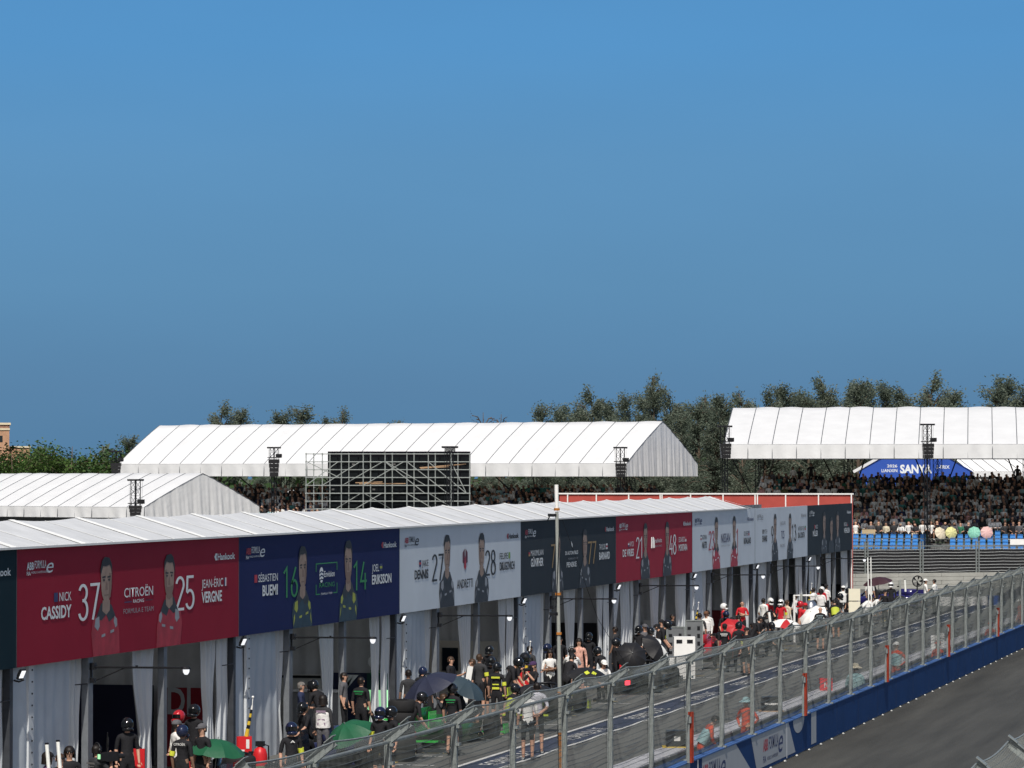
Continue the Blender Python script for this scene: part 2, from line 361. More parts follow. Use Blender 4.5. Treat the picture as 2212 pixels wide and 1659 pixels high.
def portrait(i, tc, top, chin, par, suit, collar, trim=None, flip=1, hw=.0245, beard=False):
    h = chin-top; sw = .057
    def q(pts, out): return shape(i, [(tc+x*flip, v) for x, v in pts], out)
    b = MB(); n = chin+.075
    pts = [(-.020,chin+.02),(-.022,n-.03),(-.040,n+.02),(-sw,n+.06),(-sw-.006,n+.18),(-sw+.002,.998),(sw+.002,.998),(sw,n+.2),(sw-.008,n+.07),(.034,n+.03),(.022,n-.02),(.018,chin+.02)]
    b.add(q(pts,.012), [tuple(range(len(pts)))], 0)
    pts = [(-.022,chin-.01),(-.044,n+.05),(-.02,n+.07),(0,n+.02),(.012,n+.09),(.04,n+.04),(.022,chin+.01)]
    b.add(q(pts,.0145), [tuple(range(len(pts)))], 1)
    if trim is not None:
        for pts in ([(-.046,n+.05),(-.03,n+.03),(-.028,n+.12),(-.036,n+.16),(-.05,n+.12)], [(.036,n+.04),(.046,n+.07),(.048,n+.13),(.04,n+.15),(.032,n+.09)], [(-.02,n+.2),(-.004,n+.19),(-.004,n+.215),(-.02,n+.225)], [(.018,n+.17),(.034,n+.16),(.034,n+.185),(.018,n+.195)],
                    ) + (() if suit is psuit_r else ([(-.053,n+.2),(-.047,n+.17),(-.045,n+.22),(-.055,n+.3)], [(.045,n+.17),(.05,n+.2),(.054,n+.3),(.047,n+.24)])):
            b.add(q(pts,.0146), [tuple(range(len(pts)))], 2)
    po = b.build('driver_portrait', [suit, collar, trim or pw], par)
    b = MB(); pts = [(hw*cos(a)*(1.0 if sin(a) < 0 else .93), top+.06*h+.47*h+.47*h*sin(a)) for a in [2*pi*k/20 for k in range(20)]]
    pts = [(x*(.86 if v > chin-.16*h else 1), v) for x, v in pts]
    b.add(q(pts,.017), [tuple(range(20))], 0)
    b.add(q([(-.016,chin-.08*h),(-.017,chin+.06),(0,chin+.1),(.015,chin+.06),(.016,chin-.08*h)],.0155), [(0,1,2,3,4)], 0)
    ey = top+.50*h
    for s in (-1, 1):
        b.add(q([(s*.011-.007,ey-.035),(s*.011+.007,ey-.042),(s*.011+.007,ey-.025),(s*.011-.007,ey-.022)],.019), [(0,1,2,3)], 2)
        b.add(q([(s*.011-.005,ey-.008),(s*.011,ey-.015),(s*.011+.005,ey-.006),(s*.011,ey+.012)],.019), [(0,1,2,3)], 2)
    b.add(q([(-.003,ey),(.004,ey+.03),(.006,top+.70*h),(-.005,top+.71*h)],.0185), [(0,1,2,3)], 1)
    b.add(q([(-.010,top+.80*h),(.010,top+.795*h),(.008,top+.825*h),(-.008,top+.83*h)],.019), [(0,1,2,3)], 1)
    b.add(q([(hw*.45,top+.34*h),(hw*.9,top+.36*h),(hw*.92,top+.6*h),(hw*.7,top+.86*h),(hw*.4,top+.9*h)],.0178), [(0,1,2,3,4)], 1)
    if beard: b.add(q([(-hw*.8,top+.7*h),(-.008,top+.74*h),(.01,top+.74*h),(hw*.8,top+.7*h),(hw*.5,chin-.01),(0,chin+.012),(-hw*.5,chin-.01)],.0183), [tuple(range(7))], 3)
    b.build('face', [pface, pface2, phair, pface2], po)
    b = MB(); pts = [(-hw-.001,ey-.03),(-hw-.0015,top+.25*h),(-hw*.75,top+.07*h),(-.008,top),(hw*.5,top+.02*h),(hw*.95,top+.16*h),(hw+.0005,ey-.03),(hw*.86,top+.27*h),(hw*.55,top+.17*h),(-hw*.1,top+.20*h),(-hw*.6,top+.19*h),(-hw*.86,top+.30*h)]
    b.add(q(pts,.0205), [tuple(range(len(pts)))]); b.build('hair', phair, po)
def series_logo(i, par, m, mr_):
    T(i, 'ABB', .037, .064, .118, .18, mr_, par, .03); T(i, 'FORMULA', .066, .112, .105, .172, m, par, .004, italic=.25)
    T(i, 'e', .113, .142, .085, .215, m, par, .0, italic=.3); T(i, 'FIA', .037, .052, .195, .228, m, par, .01); T(i, 'WORLD CHAMPIONSHIP', .054, .118, .196, .214, m, par)
def tyre_logo(i, par, m, mr_):
    b = MB(); b.add(shape(i, [(.869,.182),(.876,.148),(.884,.15),(.880,.182),(.884,.214),(.876,.218)], .012), [tuple(range(6))]); b.build('emblem', mr_, par)
    T(i, 'Hankook', .886, .977, .152, .214, m, par, .022)
def flag(i, t0, t1, v0, v1, cols, par, vert=False):
    b = MB(); n = len(cols)
    for k in range(n):
        if vert: a, c, d, e = t0+(t1-t0)*k/n, t0+(t1-t0)*(k+1)/n, v0, v1
        else: a, c, d, e = t0, t1, v0+(v1-v0)*k/n, v0+(v1-v0)*(k+1)/n
        b.add(shape(i, [(a,e),(c,e),(c,d),(a,d)], .012), [(0,1,2,3)], k)
    b.build('flag', cols, par)
BAN = [
 (-1, bteal, 'blackish teal banner at the left edge of the picture, cut by the frame', pw, pw, pw, pw, 'MANUEL', 'LAST', '', '', '', '', None, psuit_d),
 (0, bred, 'deep red fascia banner numbered 37 and 25, nearest full banner above the garages', pw, pw, pw, pw, 'NICK', 'CASSIDY', '37', '25', 'JEAN-ÉRIC', 'VERGNE', pw, psuit_r),
 (1, bnavy, 'navy blue fascia banner with green numbers 16 and 14', pw, pr, pw, pg, 'SÉBASTIEN', 'BUEMI', '16', '14', 'JOEL', 'ERIKSSON', pyel, psuit_n),
 (2, bwhite, 'pale grey fascia banner with black numbers 27 and 28', pb, pr, pb, pb, 'JAKE', 'DENNIS', '27', '28', 'FELIPE', 'DRUGOVICH', pgrey, psuit_d),
 (3, bdark, 'charcoal fascia banner with gold numbers 7 and 77 behind the tall thin mast', pw, pr, pw, pgold, 'MAXIMILIAN', 'GÜNTHER', '7', '77', 'TAYLOR', 'BARNARD', pgrey, psuit_d),
 (4, bred2, 'crimson fascia banner numbered 21 and 48, the second red one', pw, pw, pw, pw, 'NYCK', 'DE VRIES', '21', '48', 'EDOARDO', 'MORTARA', pgrey, psuit_d),
 (5, bwhite, 'pale grey fascia banner with red numbers 23 and 1 and drivers in red', pnv, pnv, pb, pr, 'NORMAN', 'NATO', '23', '1', 'OLIVER', 'ROWLAND', pw, psuit_c),
 (6, bwhite, 'pale grey fascia banner with thin numbers 9 and 13', pgrey, pgrey, pb, pb, 'MITCH', 'EVANS', '9', '13', 'ANTÓNIO FÉLIX', 'DA COSTA', pgrey, psuit_d),
 (7, bdark, 'last charcoal fascia banner at the far end with three faces', pw, pgrey, pw, pw, 'NICO', 'MÜLLER', '', '', 'PASCAL', 'WEHRLEIN', pgrey, psuit_d),
]
FL = {0: ([pnv,pnv],[pnv,pw,pr]), 1: ([pr,pr],[pnv,pyel,pnv]), 2: ([pnv,pr,pnv],[pg,pyel,pg]), 3: ([pb,pr,pgold],[pw,pr,pw]), 4: ([pr,pw,pnv],[pr,pw]), 5: ([pnv,pw,pr],[pnv,pr]), 6: ([pb,pb],[pg,pr]), 7: ([pr,pr],[pb,pr])}
TOPS = {0:(.111,.536,.122,.543), 1:(.13,.60,.10,.58), 2:(.11,.56,.115,.58), 3:(.15,.60,.16,.60), 4:(.13,.58,.13,.58), 5:(.11,.56,.11,.56), 6:(.12,.58,.13,.6), 7:(.15,.58,.2,.58)}
for (i, bm_, lab, cm, cr, tm, nm, f1, l1, n1, n2, f2, l2, trim, suit) in BAN:
    if i == 0: trim = pgrey
    par = thing('banner', lab, 'banner', (X0, TY(i,.5), ZB), group='driver banners along the pit fascia')
    b = MB(); b.lohi((X0-.06, TY(i,.0)+.012, ZB), (X0, TY(i,1.)-.012, ZT)); b.build('banner_panel', bm_, par)
    b = MB(); b.lohi((X0-.05, TY(i,1)-.010, ZB), (X0+.006, TY(i,1)+.010, ZT)); b.build('edge_trim', darkpost, par)
    tyre_logo(i, par, cm if i != 5 else pnv, cr)
    if i < 0: continue
    series_logo(i, par, cm, cr)
    lw = lambda s, h: min(.135, .0135*len(s)*h)
    w1, w2 = lw(f1, .9), lw(l1, 1.28)
    T(i, f1, .214-w1, .214, .395, .473, tm, par, .0); T(i, l1, .214-w2, .214, .511, .617, tm, par, .026)
    fa, fb = FL[i]
    flag(i, .214-w1-.022, .214-w1-.006, .395, .475, fa, par)
    w1, w2 = lw(f2, .9), lw(l2, 1.28)
    T(i, f2, .805, .805+w1, .395, .478, tm, par, .0); T(i, l2, .805, .805+w2, .517, .62, tm, par, .026)
    flag(i, .805+w1+.006, .805+w1+.022, .395, .478, fb, par, i in (0, 2))
    a, c, d, e = TOPS[i]
    for q, ch in enumerate(n1): t0 = .334-.047*(len(n1)-q); digit(i, ch, t0+.003, t0+.043, .342, .665, nm, par)
    for q, ch in enumerate(n2): t0 = .677+.049*q; digit(i, ch, t0, t0+.042, .347, .670, nm, par)
    if i == 7:
        portrait(i, .355, .14, .6, par, suit, psuit_d, trim, 1, .03); portrait(i, .515, .26, .66, par, suit, psuit_d, None, 1, .03); portrait(i, .655, .15, .6, par, suit, psuit_d, trim, -1, .03)
        continue
    portrait(i, .360, a, c, par, suit, psuit_d, trim, 1); portrait(i, .645, d, e, par, suit, psuit_d, trim, -1, beard=(i in (0, 1)))
    if i == 0:
        T(i, 'CITROËN', .439, .570, .41, .496, pw, par, .004); T(i, 'RACING', .479, .528, .522, .553, pw, par, .01); T(i, 'FORMULA E TEAM', .436, .572, .60, .645, pgrey, par)
        b = MB(); b.add(shape(i, [(.44,.545),(.473,.545),(.473,.535),(.44,.535)], .012), [(0,1,2,3)], 0); b.build('emblem_stroke', pnv, par); b = MB(); b.add(shape(i, [(.534,.545),(.568,.545),(.568,.535),(.534,.535)], .012), [(0,1,2,3)], 0); b.build('emblem_stroke', pmaroon, par)
    if i == 1:
        b = MB()
        for (t0, t1, v0, v1) in ((.44,.575,.33,.342),(.44,.444,.342,.42),(.571,.575,.342,.42),(.44,.444,.56,.66),(.571,.575,.56,.66),(.44,.465,.66,.672),(.55,.575,.66,.672)):
            b.add(shape(i, [(t0,v1),(t1,v1),(t1,v0),(t0,v0)], .012), [(0,1,2,3)])
        b.build('emblem_frame', pg, par)
        b = MB(); b.add(shape(i, [(.475+.013*cos(a), .46+.085*sin(a)) for a in [2*pi*k/18 for k in range(18)]], .012), [tuple(range(18))], 0)
        for q in (.42,.46,.5): b.add(shape(i, [(.463,q+.014),(.475,q-.004),(.487,q+.01),(.487,q+.024),(.475,q+.01),(.463,q+.028)], .014), [tuple(range(6))], 1)
        b.build('emblem', [pw, bnavy], par); T(i, 'Envision', .492, .558, .42, .485, pw, par, .012); T(i, 'RACING', .462, .558, .545, .595, pg, par, .006); T(i, 'FORMULA E TEAM', .472, .543, .655, .677, pw, par)
    if i == 2:
        b = MB(); b.add(shape(i, [(.487,.35),(.503,.30),(.505,.50),(.487,.47)], .012), [(0,1,2,3)], 0); b.add(shape(i, [(.511,.30),(.527,.35),(.527,.47),(.509,.50)], .012), [(0,1,2,3)], 0)
        b.add(shape(i, [(.497,.53),(.507,.38),(.517,.53),(.507,.57)], .013), [(0,1,2,3)], 1); b.build('emblem', [pmaroon, pr], par); T(i, 'ANDRETTI', .440, .572, .68, .79, pb, par, .004)
    if i == 3:
        b = MB(); b.add(shape(i, [(.496,.31),(.512,.36),(.514,.42),(.503,.37)], .012), [(0,1,2,3)]); b.build('emblem', pw, par)
        T(i, 'DS AUTOMOBILES', .437, .572, .455, .505, pw, par, .012); T(i, 'FORMULA E TEAM', .47, .57, .55, .575, pgrey, par); T(i, 'PENSKE', .452, .555, .61, .68, pw, par, .012)
    if i == 4:
        b = MB()
        for x in (.437, .457): b.tube([P(i, x, .53, .014), P(i, x+.003, .36, .014), P(i, x+.014, .38, .014), P(i, x+.018, .53, .014)], .02, 4)
        b.build('emblem', pw, par); T(i, 'mahindra', .485, .575, .38, .45, pw, par, .004); T(i, 'RACING', .485, .575, .49, .52, pgrey, par)
    if i == 5: T(i, 'NISSAN', .435, .58, .40, .56, pnv, par, .002); T(i, 'FORMULA E TEAM', .435, .575, .60, .63, pgrey, par)
    if i == 6: T(i, 'JAGUAR', .455, .56, .27, .34, pgrey, par); T(i, 'TCS', .475, .535, .45, .60, pnv, par, .004); T(i, 'RACING', .455, .55, .70, .76, pgrey, par)

# ---- lamps on the building
lens = mat('lamp_lens', (.95,.97,1.), .3, 0, 0, emit=.9)
def floodlight(loc, label):
    t = thing('floodlight', label, 'lamp', loc, group='floodlights under the banner joints'); t.scale = (.68,.68,.68)
    b = MB(); M = Matrix.Translation((.24,.0,-.08)) @ Matrix.Rotation(radians(-25), 4, 'Z') @ Matrix.Rotation(radians(30), 4, 'Y')
    b.box((0,0,0), (.08,.22,.32), 0, M); b.box((-.06,0,0), (.05,.16,.2), 0, M); b.build('housing', blackm, t, world=False)
    b = MB(); b.box((.043,0,.02), (.006,.17,.25), 0, M); b.build('lens', lens, t, world=False)
    b = MB(); b.tube([(0,0,-.26),(.16,0,-.3),(.3,.06,-.24)], .03, 5); b.build('bracket', blackm, t, world=False)
    return t
def arm_lamp(loc, label):
    t = thing('arm_lamp', label, 'lamp', loc, group='lamps on long arms over the garage fronts')
    b = MB(); b.tube([(0,0,0),(2.1,0,.01)], .022, 6); b.tube([(.1,0,-.28),(.75,0,0)], .014, 5); b.tube([(1.0,0,.0),(1.0,0,.05)], .03, 6); b.build('arm', blackm, t, world=False)
    b = MB(); b.box((.02,0,.02), (.12,.14,.14)); b.box((.02,0,-.28), (.10,.12,.10)); b.box((-.01,0,-.13), (.03,.05,.3)); b.build('bracket', blackm, t, world=False)
    b = MB(); b.lathe([(.0,.04),(.09,.035),(.11,-.02),(.0,-.025)], 10, (2.1,0,0)); b.build('housing', blackm, t, world=False)
    b = MB(); b.lathe([(.075,-.02),(.068,-.08),(.035,-.13),(.0,-.135)], 10, (2.1,0,0)); b.build('lens', lens, t, world=False)
    return t
cols = ['dark teal', 'deep red', 'navy', 'first pale grey', 'charcoal', 'crimson', 'second pale grey', 'third pale grey', 'last charcoal']
for i in range(0, 8):
    floodlight((-26.98, TY(i,.005), 3.02), 'small black floodlight at the joint left of the %s banner' % cols[i+1])
for i in range(-1, 8):
    arm_lamp((-26.95, TY(i,.312), 2.88), 'lamp on a long black arm below the %s banner' % cols[i+1])
# ================================================================== debris fences
XF = -14.55
FZ0, FZK, FZT, ARM = .95, 3.04, 3.31, .27      # base, kink, tip heights, overhang
BAY = 4.0
Y0F = 49.19-.0
def mesh_bay(rail=True):
    b = MB(); r = .0026
    def wire(pts, r=r):
        b.tube(pts, r, 3, cap=False)
    def over(t, s):       # t along the bay 0..1, s along the arm
        return (-.07+(ARM+.14)*s, BAY*t, FZK+(FZT-FZK)*s-.055*sin(pi*t)*s**1.3)
    n = 64
    for k in range(n+1):
        t = k/n; wire([(-.075, BAY*t, FZ0), (-.075+.01*sin(9*t), BAY*t, 2.0), (-.07, BAY*t, FZK)], .0034)
        if k % 2 == 0: wire([(-.07, BAY*t, FZK), over(t, .5), over(t, 1)], .0022)
    for k in range(21):
        z = FZ0+.04+k*.0998
        wire([(-.08+.012*sin(5*q+k), BAY*q/6, z-.03*sin(pi*q/6)*(1+.5*sin(k*1.7))) for q in range(7)], .0058)
    for k in range(5):
        s = (k+.5)/5; wire([over(q/6, s) for q in range(7)])
    me1 = b.mesh('wire_mesh', wirem)
    b = MB()
    for s in (1.0,): b.tube([over(q/8, s) for q in range(9)], .014, 5)
    for z in (.98, 1.5, 2.05, 2.6, FZK): b.tube([(-.09, BAY*q/6, z-.03*sin(pi*q/6)) for q in range(7)], .0075, 4)
    b.tube([(.03, 0, FZK-.02), (.03, BAY, FZK-.02)], .026, 6)
    me2 = b.mesh('cable', galv)
    b = MB()
    b.box((.005,0,(FZ0+FZK)/2), (.08,.012,FZK-FZ0)); b.box((-.035,0,(FZ0+FZK)/2), (.012,.085,FZK-FZ0)); b.box((.045,0,(FZ0+FZK)/2), (.012,.085,FZK-FZ0))
    b.box((-.02,0,FZ0-.005), (.26,.2,.03))
    for z in (FZK-.06, FZK-.34): b.box((.075,0,z), (.05,.14,.045))
    for q in range(9): b.box((.058,0,1.1+q*.22), (.006,.03,.06))
    p0, p1 = Vector((-.02,0,FZK-.02)), Vector((.07+ARM,0,FZT)); d = (p1-p0).normalized(); nn = Vector((-d.z,0,d.x))
    M = Matrix(((d.x,0,nn.x,p0.x),(0,1,0,0),(d.z,0,nn.z,p0.z),(0,0,0,1))); ln = (p1-p0).length
    b.box((ln/2,0,.0), (ln,.012,.11), 0, M); b.box((ln/2,0,.06), (ln,.10,.012), 0, M); b.box((ln/2,0,-.06), (ln,.10,.012), 0, M)
    b.box((ln-.03,0,.07), (.16,.17,.012), 0, M)
    me3 = b.mesh('post', galv)
    return me1, me2, me3
FM = mesh_bay()
def fence(loc, rz, n, label):
    t = thing('debris_fence', label, 'fence', loc, rz)
    for k in range(n+1):
        o = put('post', FM[2], t); o.location.y = k*BAY
        if k < n:
            for me in FM[:2]: o = put(me.name, me, t); o.location.y = k*BAY
    return t
fence((XF, 45.08, 0), 0., 43, 'long galvanised debris fence with overhanging wire mesh between pit lane and track')
fence((-4.42, 45.0, 0), pi, 0, 'x') if False else None
pn = atZ(2178, 1592, FZT+.06)
t = fence((pn.x+ARM+.07, pn.y+8.0, 0), pi, 6, 'near debris fence whose bent arm tips enter at the lower right corner')

# ---- blue track wall under the fence
navyw = mat('wall_wrap_navy', (.011,.045,.155), .6, 0, .12, .8, .1, 2, spec=.1); bluetop_lit = mat('wall_top_sunlit_blue', (.06,.14,.36), .55, 0, .1, 1)  # top in lighter blue than the face, its sunlight put into the colour
greyw = mat('wall_wrap_grey', (.42,.44,.46), .5, 0, .05, .8)
wall = thing('track_wall', 'low blue wrapped concrete wall along the left side of the track', 'barrier', (XF, 50, 0))
b = MB(); b.lohi((-14.86, 44, .0), (-14.50, 219, .90)); b.build('concrete_core', concrete, wall)
b = MB(); b.lohi((-14.88, 44, .905), (-14.46, 219, .935)); b.build('wall_cap', bluetop_lit, wall)
b = MB(); b.lohi((-14.495, 44, .03), (-14.48, 219, .90)); b.build('wrap', navyw, wall)
b = MB()
for k in range(44): b.lohi((-14.482, 46+k*4, .09), (-14.477, 46.035+k*4, .895))
b.build('wrap_seam', mat('seam_dark_blue', (.006,.016,.05), .7), wall)['kind'] = 'stuff'
def wallpt(y, z, o): return Vector((-14.48+o, y, z))
b = MB()
yl = 84.55
# grey printed fields between slanted blue gaps, then a narrow upright strip
for (a0, a1, c0, c1) in ((70.6,79.6,71.3,80.6), (80.6,88.6,79.5,89.7) ):
    pass
def wy(px): return atX(px, 1560, -14.48).y
fields = [((wy(1516),.897),(wy(1516)-.0,.10),(wy(1620)+.3,.10),(wy(1586)+.2,.897)),
          ((wy(1622),.897),(wy(1634),.10),(wy(1718),.10),(wy(1703),.897))]
for f in fields: b.add([wallpt(y, z, .004) for y, z in f], [(0,1,2,3)])
b.add([wallpt(wy(1752),.897,.004), wallpt(wy(1752),.10,.004), wallpt(wy(1763),.10,.004), wallpt(wy(1763),.897,.004)], [(0,1,2,3)])
c0 = wy(1725); rr = .9
b.add([wallpt(c0+rr*cos(a), .897+.36*sin(a), .004) for a in [pi+pi*k/12 for k in range(13)]], [tuple(range(13))])
b.add([wallpt(wy(1507)-8.2,.897,.004), wallpt(wy(1507)-8.2,.10,.004), wallpt(wy(1507)-.9,.10,.004), wallpt(wy(1507)-.9,.897,.004)], [(0,1,2,3)])
b.build('printed_field', greyw, wall)
b = MB()
for px in (1507, 1699): b.add([wallpt(wy(px)-.07,.897,.006), wallpt(wy(px)-.07,.05,.006), wallpt(wy(px)+.07,.05,.006), wallpt(wy(px)+.07,.897,.006)], [(0,1,2,3)])
b.build('joint_strip', white, wall)
WM_ = lambda y, z, o=.006: Matrix(((0,0,1,-14.48+o),(1,0,0,y),(0,1,0,z),(0,0,0,1)))
for (pa, pb_) in ((1517, 1566), (1648, 1690)):
    ya, yb = wy(pa), wy(pb_); k = (yb-ya)
    letters('lettering', 'ABB', k*.24, .26, WM_(ya, .46), pr, wall, .035); letters('lettering', 'FORMULA', k*.50, .30, WM_(ya+.27*k, .45), pnv, wall, .01, .25)
    letters('lettering', 'e', k*.24, .60, WM_(ya+.78*k, .27), pnv, wall, .0, .3); letters('lettering', 'FIA', k*.15, .15, WM_(ya, .19), pnv, wall, .02); letters('lettering', 'WORLD CHAMPIONSHIP', k*.56, .085, WM_(ya+.2*k, .21), pnv, wall)
b = MB()
for k in range(88): b.ball((-14.40, 46+k*1.95+random.uniform(-.15,.15), .03), (.035,.075,.03), 6, 4)
b.build('anchor_foot', mat('dusty_white', (.55,.55,.52), .8), wall)['kind'] = 'stuff'
# ---- white-topped inner pit wall
pw_ = thing('pit_wall', 'low inner wall with scuffed white top behind the debris fence', 'barrier', (-16, 60, 0))
b = MB(); b.lohi((-16.15, 44, 0), (-15.55, 196, .76)); b.build('wall_body', mat('dark_barrier', (.08,.085,.095), .7, 0, .3, 1), pw_)
b = MB()
for k in range(38): b.lohi((-16.17, 44+k*4+.04, .765), (-15.53, 48+k*4-.04, .80))
b.build('wall_cap', mat('scuffed_white', (.50,.50,.53), .7, 0, .22, 3), pw_)
# ---- orange gate posts on the wall
orangep = mat('orange_red_paint', (.30,.038,.016), .5, .1, .3, 4)
for px, lab in ((1490,'nearest tall orange gate post behind the debris fence'), (1737,'orange gate post right of the red box on the inner wall'), (1915,'orange gate post beside the standing marshal in white cap'), (2048,'orange gate post behind the fence, third from the right edge'), (2155,'slim orange gate post near the right edge of the fence')):
    y = atX(px, 1500, -14.40).y
    t = thing('gate_post', lab, 'post', (-14.385, y, .94), group='orange gate posts along the track wall')
    b = MB(); b.box((0,.0,.53), (.08,.15,1.06)); b.box((.045,.05,.53), (.02,.04,1.06)); b.build('post', orangep, t, world=False)
    b = MB(); b.box((-.02,-.12,.5), (.05,.05,1.0)); b.build('hinge_post', galv, t, world=False)
    b = MB(); b.box((0,-.13,.9), (.08,.08,.13)); b.build('latch', galv, t, world=False)

# ================================================================== red hoarding behind the far garages
t = thing('red_hoarding', 'dull red panel wall in a white frame behind the far end of the pit roof', 'wall', (-34, 188.2, 0))
hx0, hx1 = -42.3, -26.95
b = MB(); b.lohi((hx0, 188.1, 0), (hx1, 188.18, 5.89)); b.build('panel', mat('hoarding_red', (.40,.07,.055), .6, 0, .16, .7, .15, 3), t)
b = MB(); b.lohi((hx0-.05, 188.02, 5.90), (hx1+.05, 188.2, 5.97)); b.build('top_rail', white, t)
for px in (1226,1288,1358,1426,1430,1491.6,1561.8,1631,1636,1697,1768,1839):
    p = atD(px, 1075, 1.0); d = sight(px, 1075); x = d.x*188.0/d.y
    b = MB(); b.lohi((x-.03, 188.0, 0), (x+.03, 188.07, 5.89)); b.build('post', white, t)

# ================================================================== far wall, far fence
fa, fb_ = atD(1800, 1100, 223), atD(2330, 1100, 229)
ax = Vector((fb_.x-fa.x, fb_.y-fa.y, 0)); FLN = ax.length; ax.normalize(); frz = atan2(ax.y, ax.x)
t = thing('far_wall', 'grey concrete block wall closing the end of the pit lane', 'wall', (fa.x, fa.y, 0), frz)
blk = mat('concrete_block', (.36,.36,.33), .9, 0, .12, 1.5, .4, 20)
n = int(FLN/2.9)+1
b = MB()
for r_ in range(4):
    for k in range(-1, n):
        x0 = k*2.9+(1.4 if r_ % 2 else 0)+.012
        b.lohi((max(x0,-1), -.18+.006*random.random(), r_*.235+.008), (x0+2.876, .3, (r_+1)*.235-.006))
b.build('blocks', blk, t, world=False)
palewire = mat('pale_cable', (.55,.57,.57), .4, .3, .1, 5)
t = thing('far_fence', 'black screened fence with pale cables on top of the far concrete wall', 'fence', (fa.x, fa.y, .94), frz)
b = MB(); b.lohi((-1, .06, .02), (FLN, .08, 1.36)); b.build('screen', mat('black_screen', (.022,.022,.024), .9, 0, .2, 4), t, world=False)
for k in range(8):
    z = .1+k*.19
    b = MB(); b.tube([(-1+(FLN+1)*q/30, .02, z+-.022*abs(sin(q*.9))+.004*sin(q*1.9+k)) for q in range(31)], .015, 4); b.build('cable', palewire, t, world=False)
for px in (1871,1990,2111,2230):
    d = sight(px, 1200); 
    # cross the wall line
    s_ = (fa.x*ax.y-fa.y*ax.x)/(d.x*ax.y-d.y*ax.x); xl = (Vector((d.x*s_, d.y*s_, 0))-Vector((fa.x, fa.y, 0))).dot(ax)
    b = MB(); b.box((xl-.09,-.03,.95), (.06,.1,1.95)); b.box((xl+.09,-.03,.95), (.06,.1,1.95))
    for q in range(6): b.box((xl,-.03,.2+q*.32), (.12,.04,.03))
    b.build('post', galv, t, world=False)
b = MB(); b.tube([(-1,-.02,1.62),(FLN,-.02,1.64)], .03, 6); b.build('top_rail', galv, t, world=False)
# low white board across the lane exit
t = thing('low_board', 'low white and blue board lying across the far end of the lane', 'barrier', (-21.5, 192, 0))
p0, p1 = atZ(2022, 1309, 0), atZ(2160, 1307, 0)
b = MB(); dv = (p1-p0); L_ = dv.length; dv.normalize(); nv = Vector((-dv.y, dv.x, 0))
b.prism([p0, p0+dv*L_*.82, p0+dv*L_*.82+Vector((0,0,.46)), p0+Vector((0,0,.46))], nv*.3); b.build('white_panel', white, t)
b = MB(); b.prism([p0+dv*L_*.825, p1, p1+Vector((0,0,.5)), p0+dv*L_*.825+Vector((0,0,.5))], nv*.3); b.build('blue_panel', mat('board_blue', (.04,.10,.35), .5), t)

# ================================================================== grandstands
stepm = mat('stand_deck', (.16,.16,.16), .8, .2, .2, 2); framem = mat('stand_frame', (.05,.055,.06), .6, .4, .2, 3)
class Frame:
    def __init__(s, o, yaw): s.o = Vector(o); s.yaw = yaw; s.a = Vector((cos(yaw), sin(yaw), 0)); s.b = Vector((-sin(yaw), cos(yaw), 0))
    def pt(s, a, b, z): p = s.o+s.a*a+s.b*b; return Vector((p.x, p.y, z))
CF = Frame(atD(1840, 1183, 248)*1, radians(6.2)); CF.o.z = 0
ROWS, RD, RR, SZ0 = 20, .74, .222, 1.62
def stand_deck(name, label, fr, a0, a1, rows, z0):
    t = thing(name, label, 'grandstand', fr.pt((a0+a1)/2, 0, 0), fr.yaw)
    b = MB()
    for k in range(rows):
        pts = [fr.pt(a0, k*RD-.35, z0+k*RR-.12), fr.pt(a1, k*RD-.35, z0+k*RR-.12), fr.pt(a1, k*RD+RD-.36, z0+k*RR-.12), fr.pt(a0, k*RD+RD-.36, z0+k*RR-.12)]
        b.prism(pts, (0,0,.08))
    b.build('deck', stepm, t)
    b = MB()
    na = int((a1-a0)/2.07)
    for k in range(na+1):
        a = a0+(a1-a0)*k/na
        b.tube([fr.pt(a, -.3, 0), fr.pt(a, -.3, z0-.1)], .03, 5); b.tube([fr.pt(a, rows*RD*.5, 0), fr.pt(a, rows*RD*.5, z0+rows*RR*.5-.15)], .03, 5); b.tube([fr.pt(a, rows*RD-.4, 0), fr.pt(a, rows*RD-.4, z0+rows*RR-.2)], .03, 5)
        b.tube([fr.pt(a, -.3, .2), fr.pt(a, rows*RD-.4, z0+rows*RR-.3)], .025, 4)
    b.build('frame', framem, t)
    return t
stC = stand_deck('grandstand', 'crowded roofed grandstand at the far right behind the black fence', CF, -6.9, 15.5, ROWS, SZ0)
b = MB()
for a in (-2.9, 2.6, 8.5): b.lohi((0,0,0),(0,0,0)) if False else None
b.prism([CF.pt(-6.9,-.6,1.0), CF.pt(15.5,-.6,1.0), CF.pt(15.5,-.6,1.85), CF.pt(-6.9,-.6,1.85)], CF.b*.05); b.build('front_skirt', mat('grey_skirt', (.17,.175,.18), .8, 0, .2, 2), stC)
# railing in front of the seats
t = thing('railing', 'galvanised railing in front of the blue seats', 'railing', CF.pt(4, -.9, 1.2), CF.yaw)
b = MB()
for z in (1.35, 2.12, 2.62): b.tube([CF.pt(-6.9,-.9,z), CF.pt(15.5,-.9,z)], .022, 5)
b.build('rail', galv, t)
b = MB(); a = -6.9
while a < 15.5: b.tube([CF.pt(a,-.9,1.35), CF.pt(a,-.9,2.12)], .011, 4); a += .16
b.build('bars', galv, t)['kind'] = 'stuff'
t = thing('railing', 'short barred railing section raised at the left end of the blue seats', 'railing', CF.pt(-.2, -.7, 2.6), CF.yaw)
b = MB()
for z in (2.15, 2.95): b.tube([CF.pt(-.6,-.7,z), CF.pt(1.7,-.7,z)], .02, 5)
for k in range(14): b.tube([CF.pt(-.6+k*.177,-.7,2.15), CF.pt(-.6+k*.177,-.7,2.95)], .011, 4)
b.build('rail', galv, t)
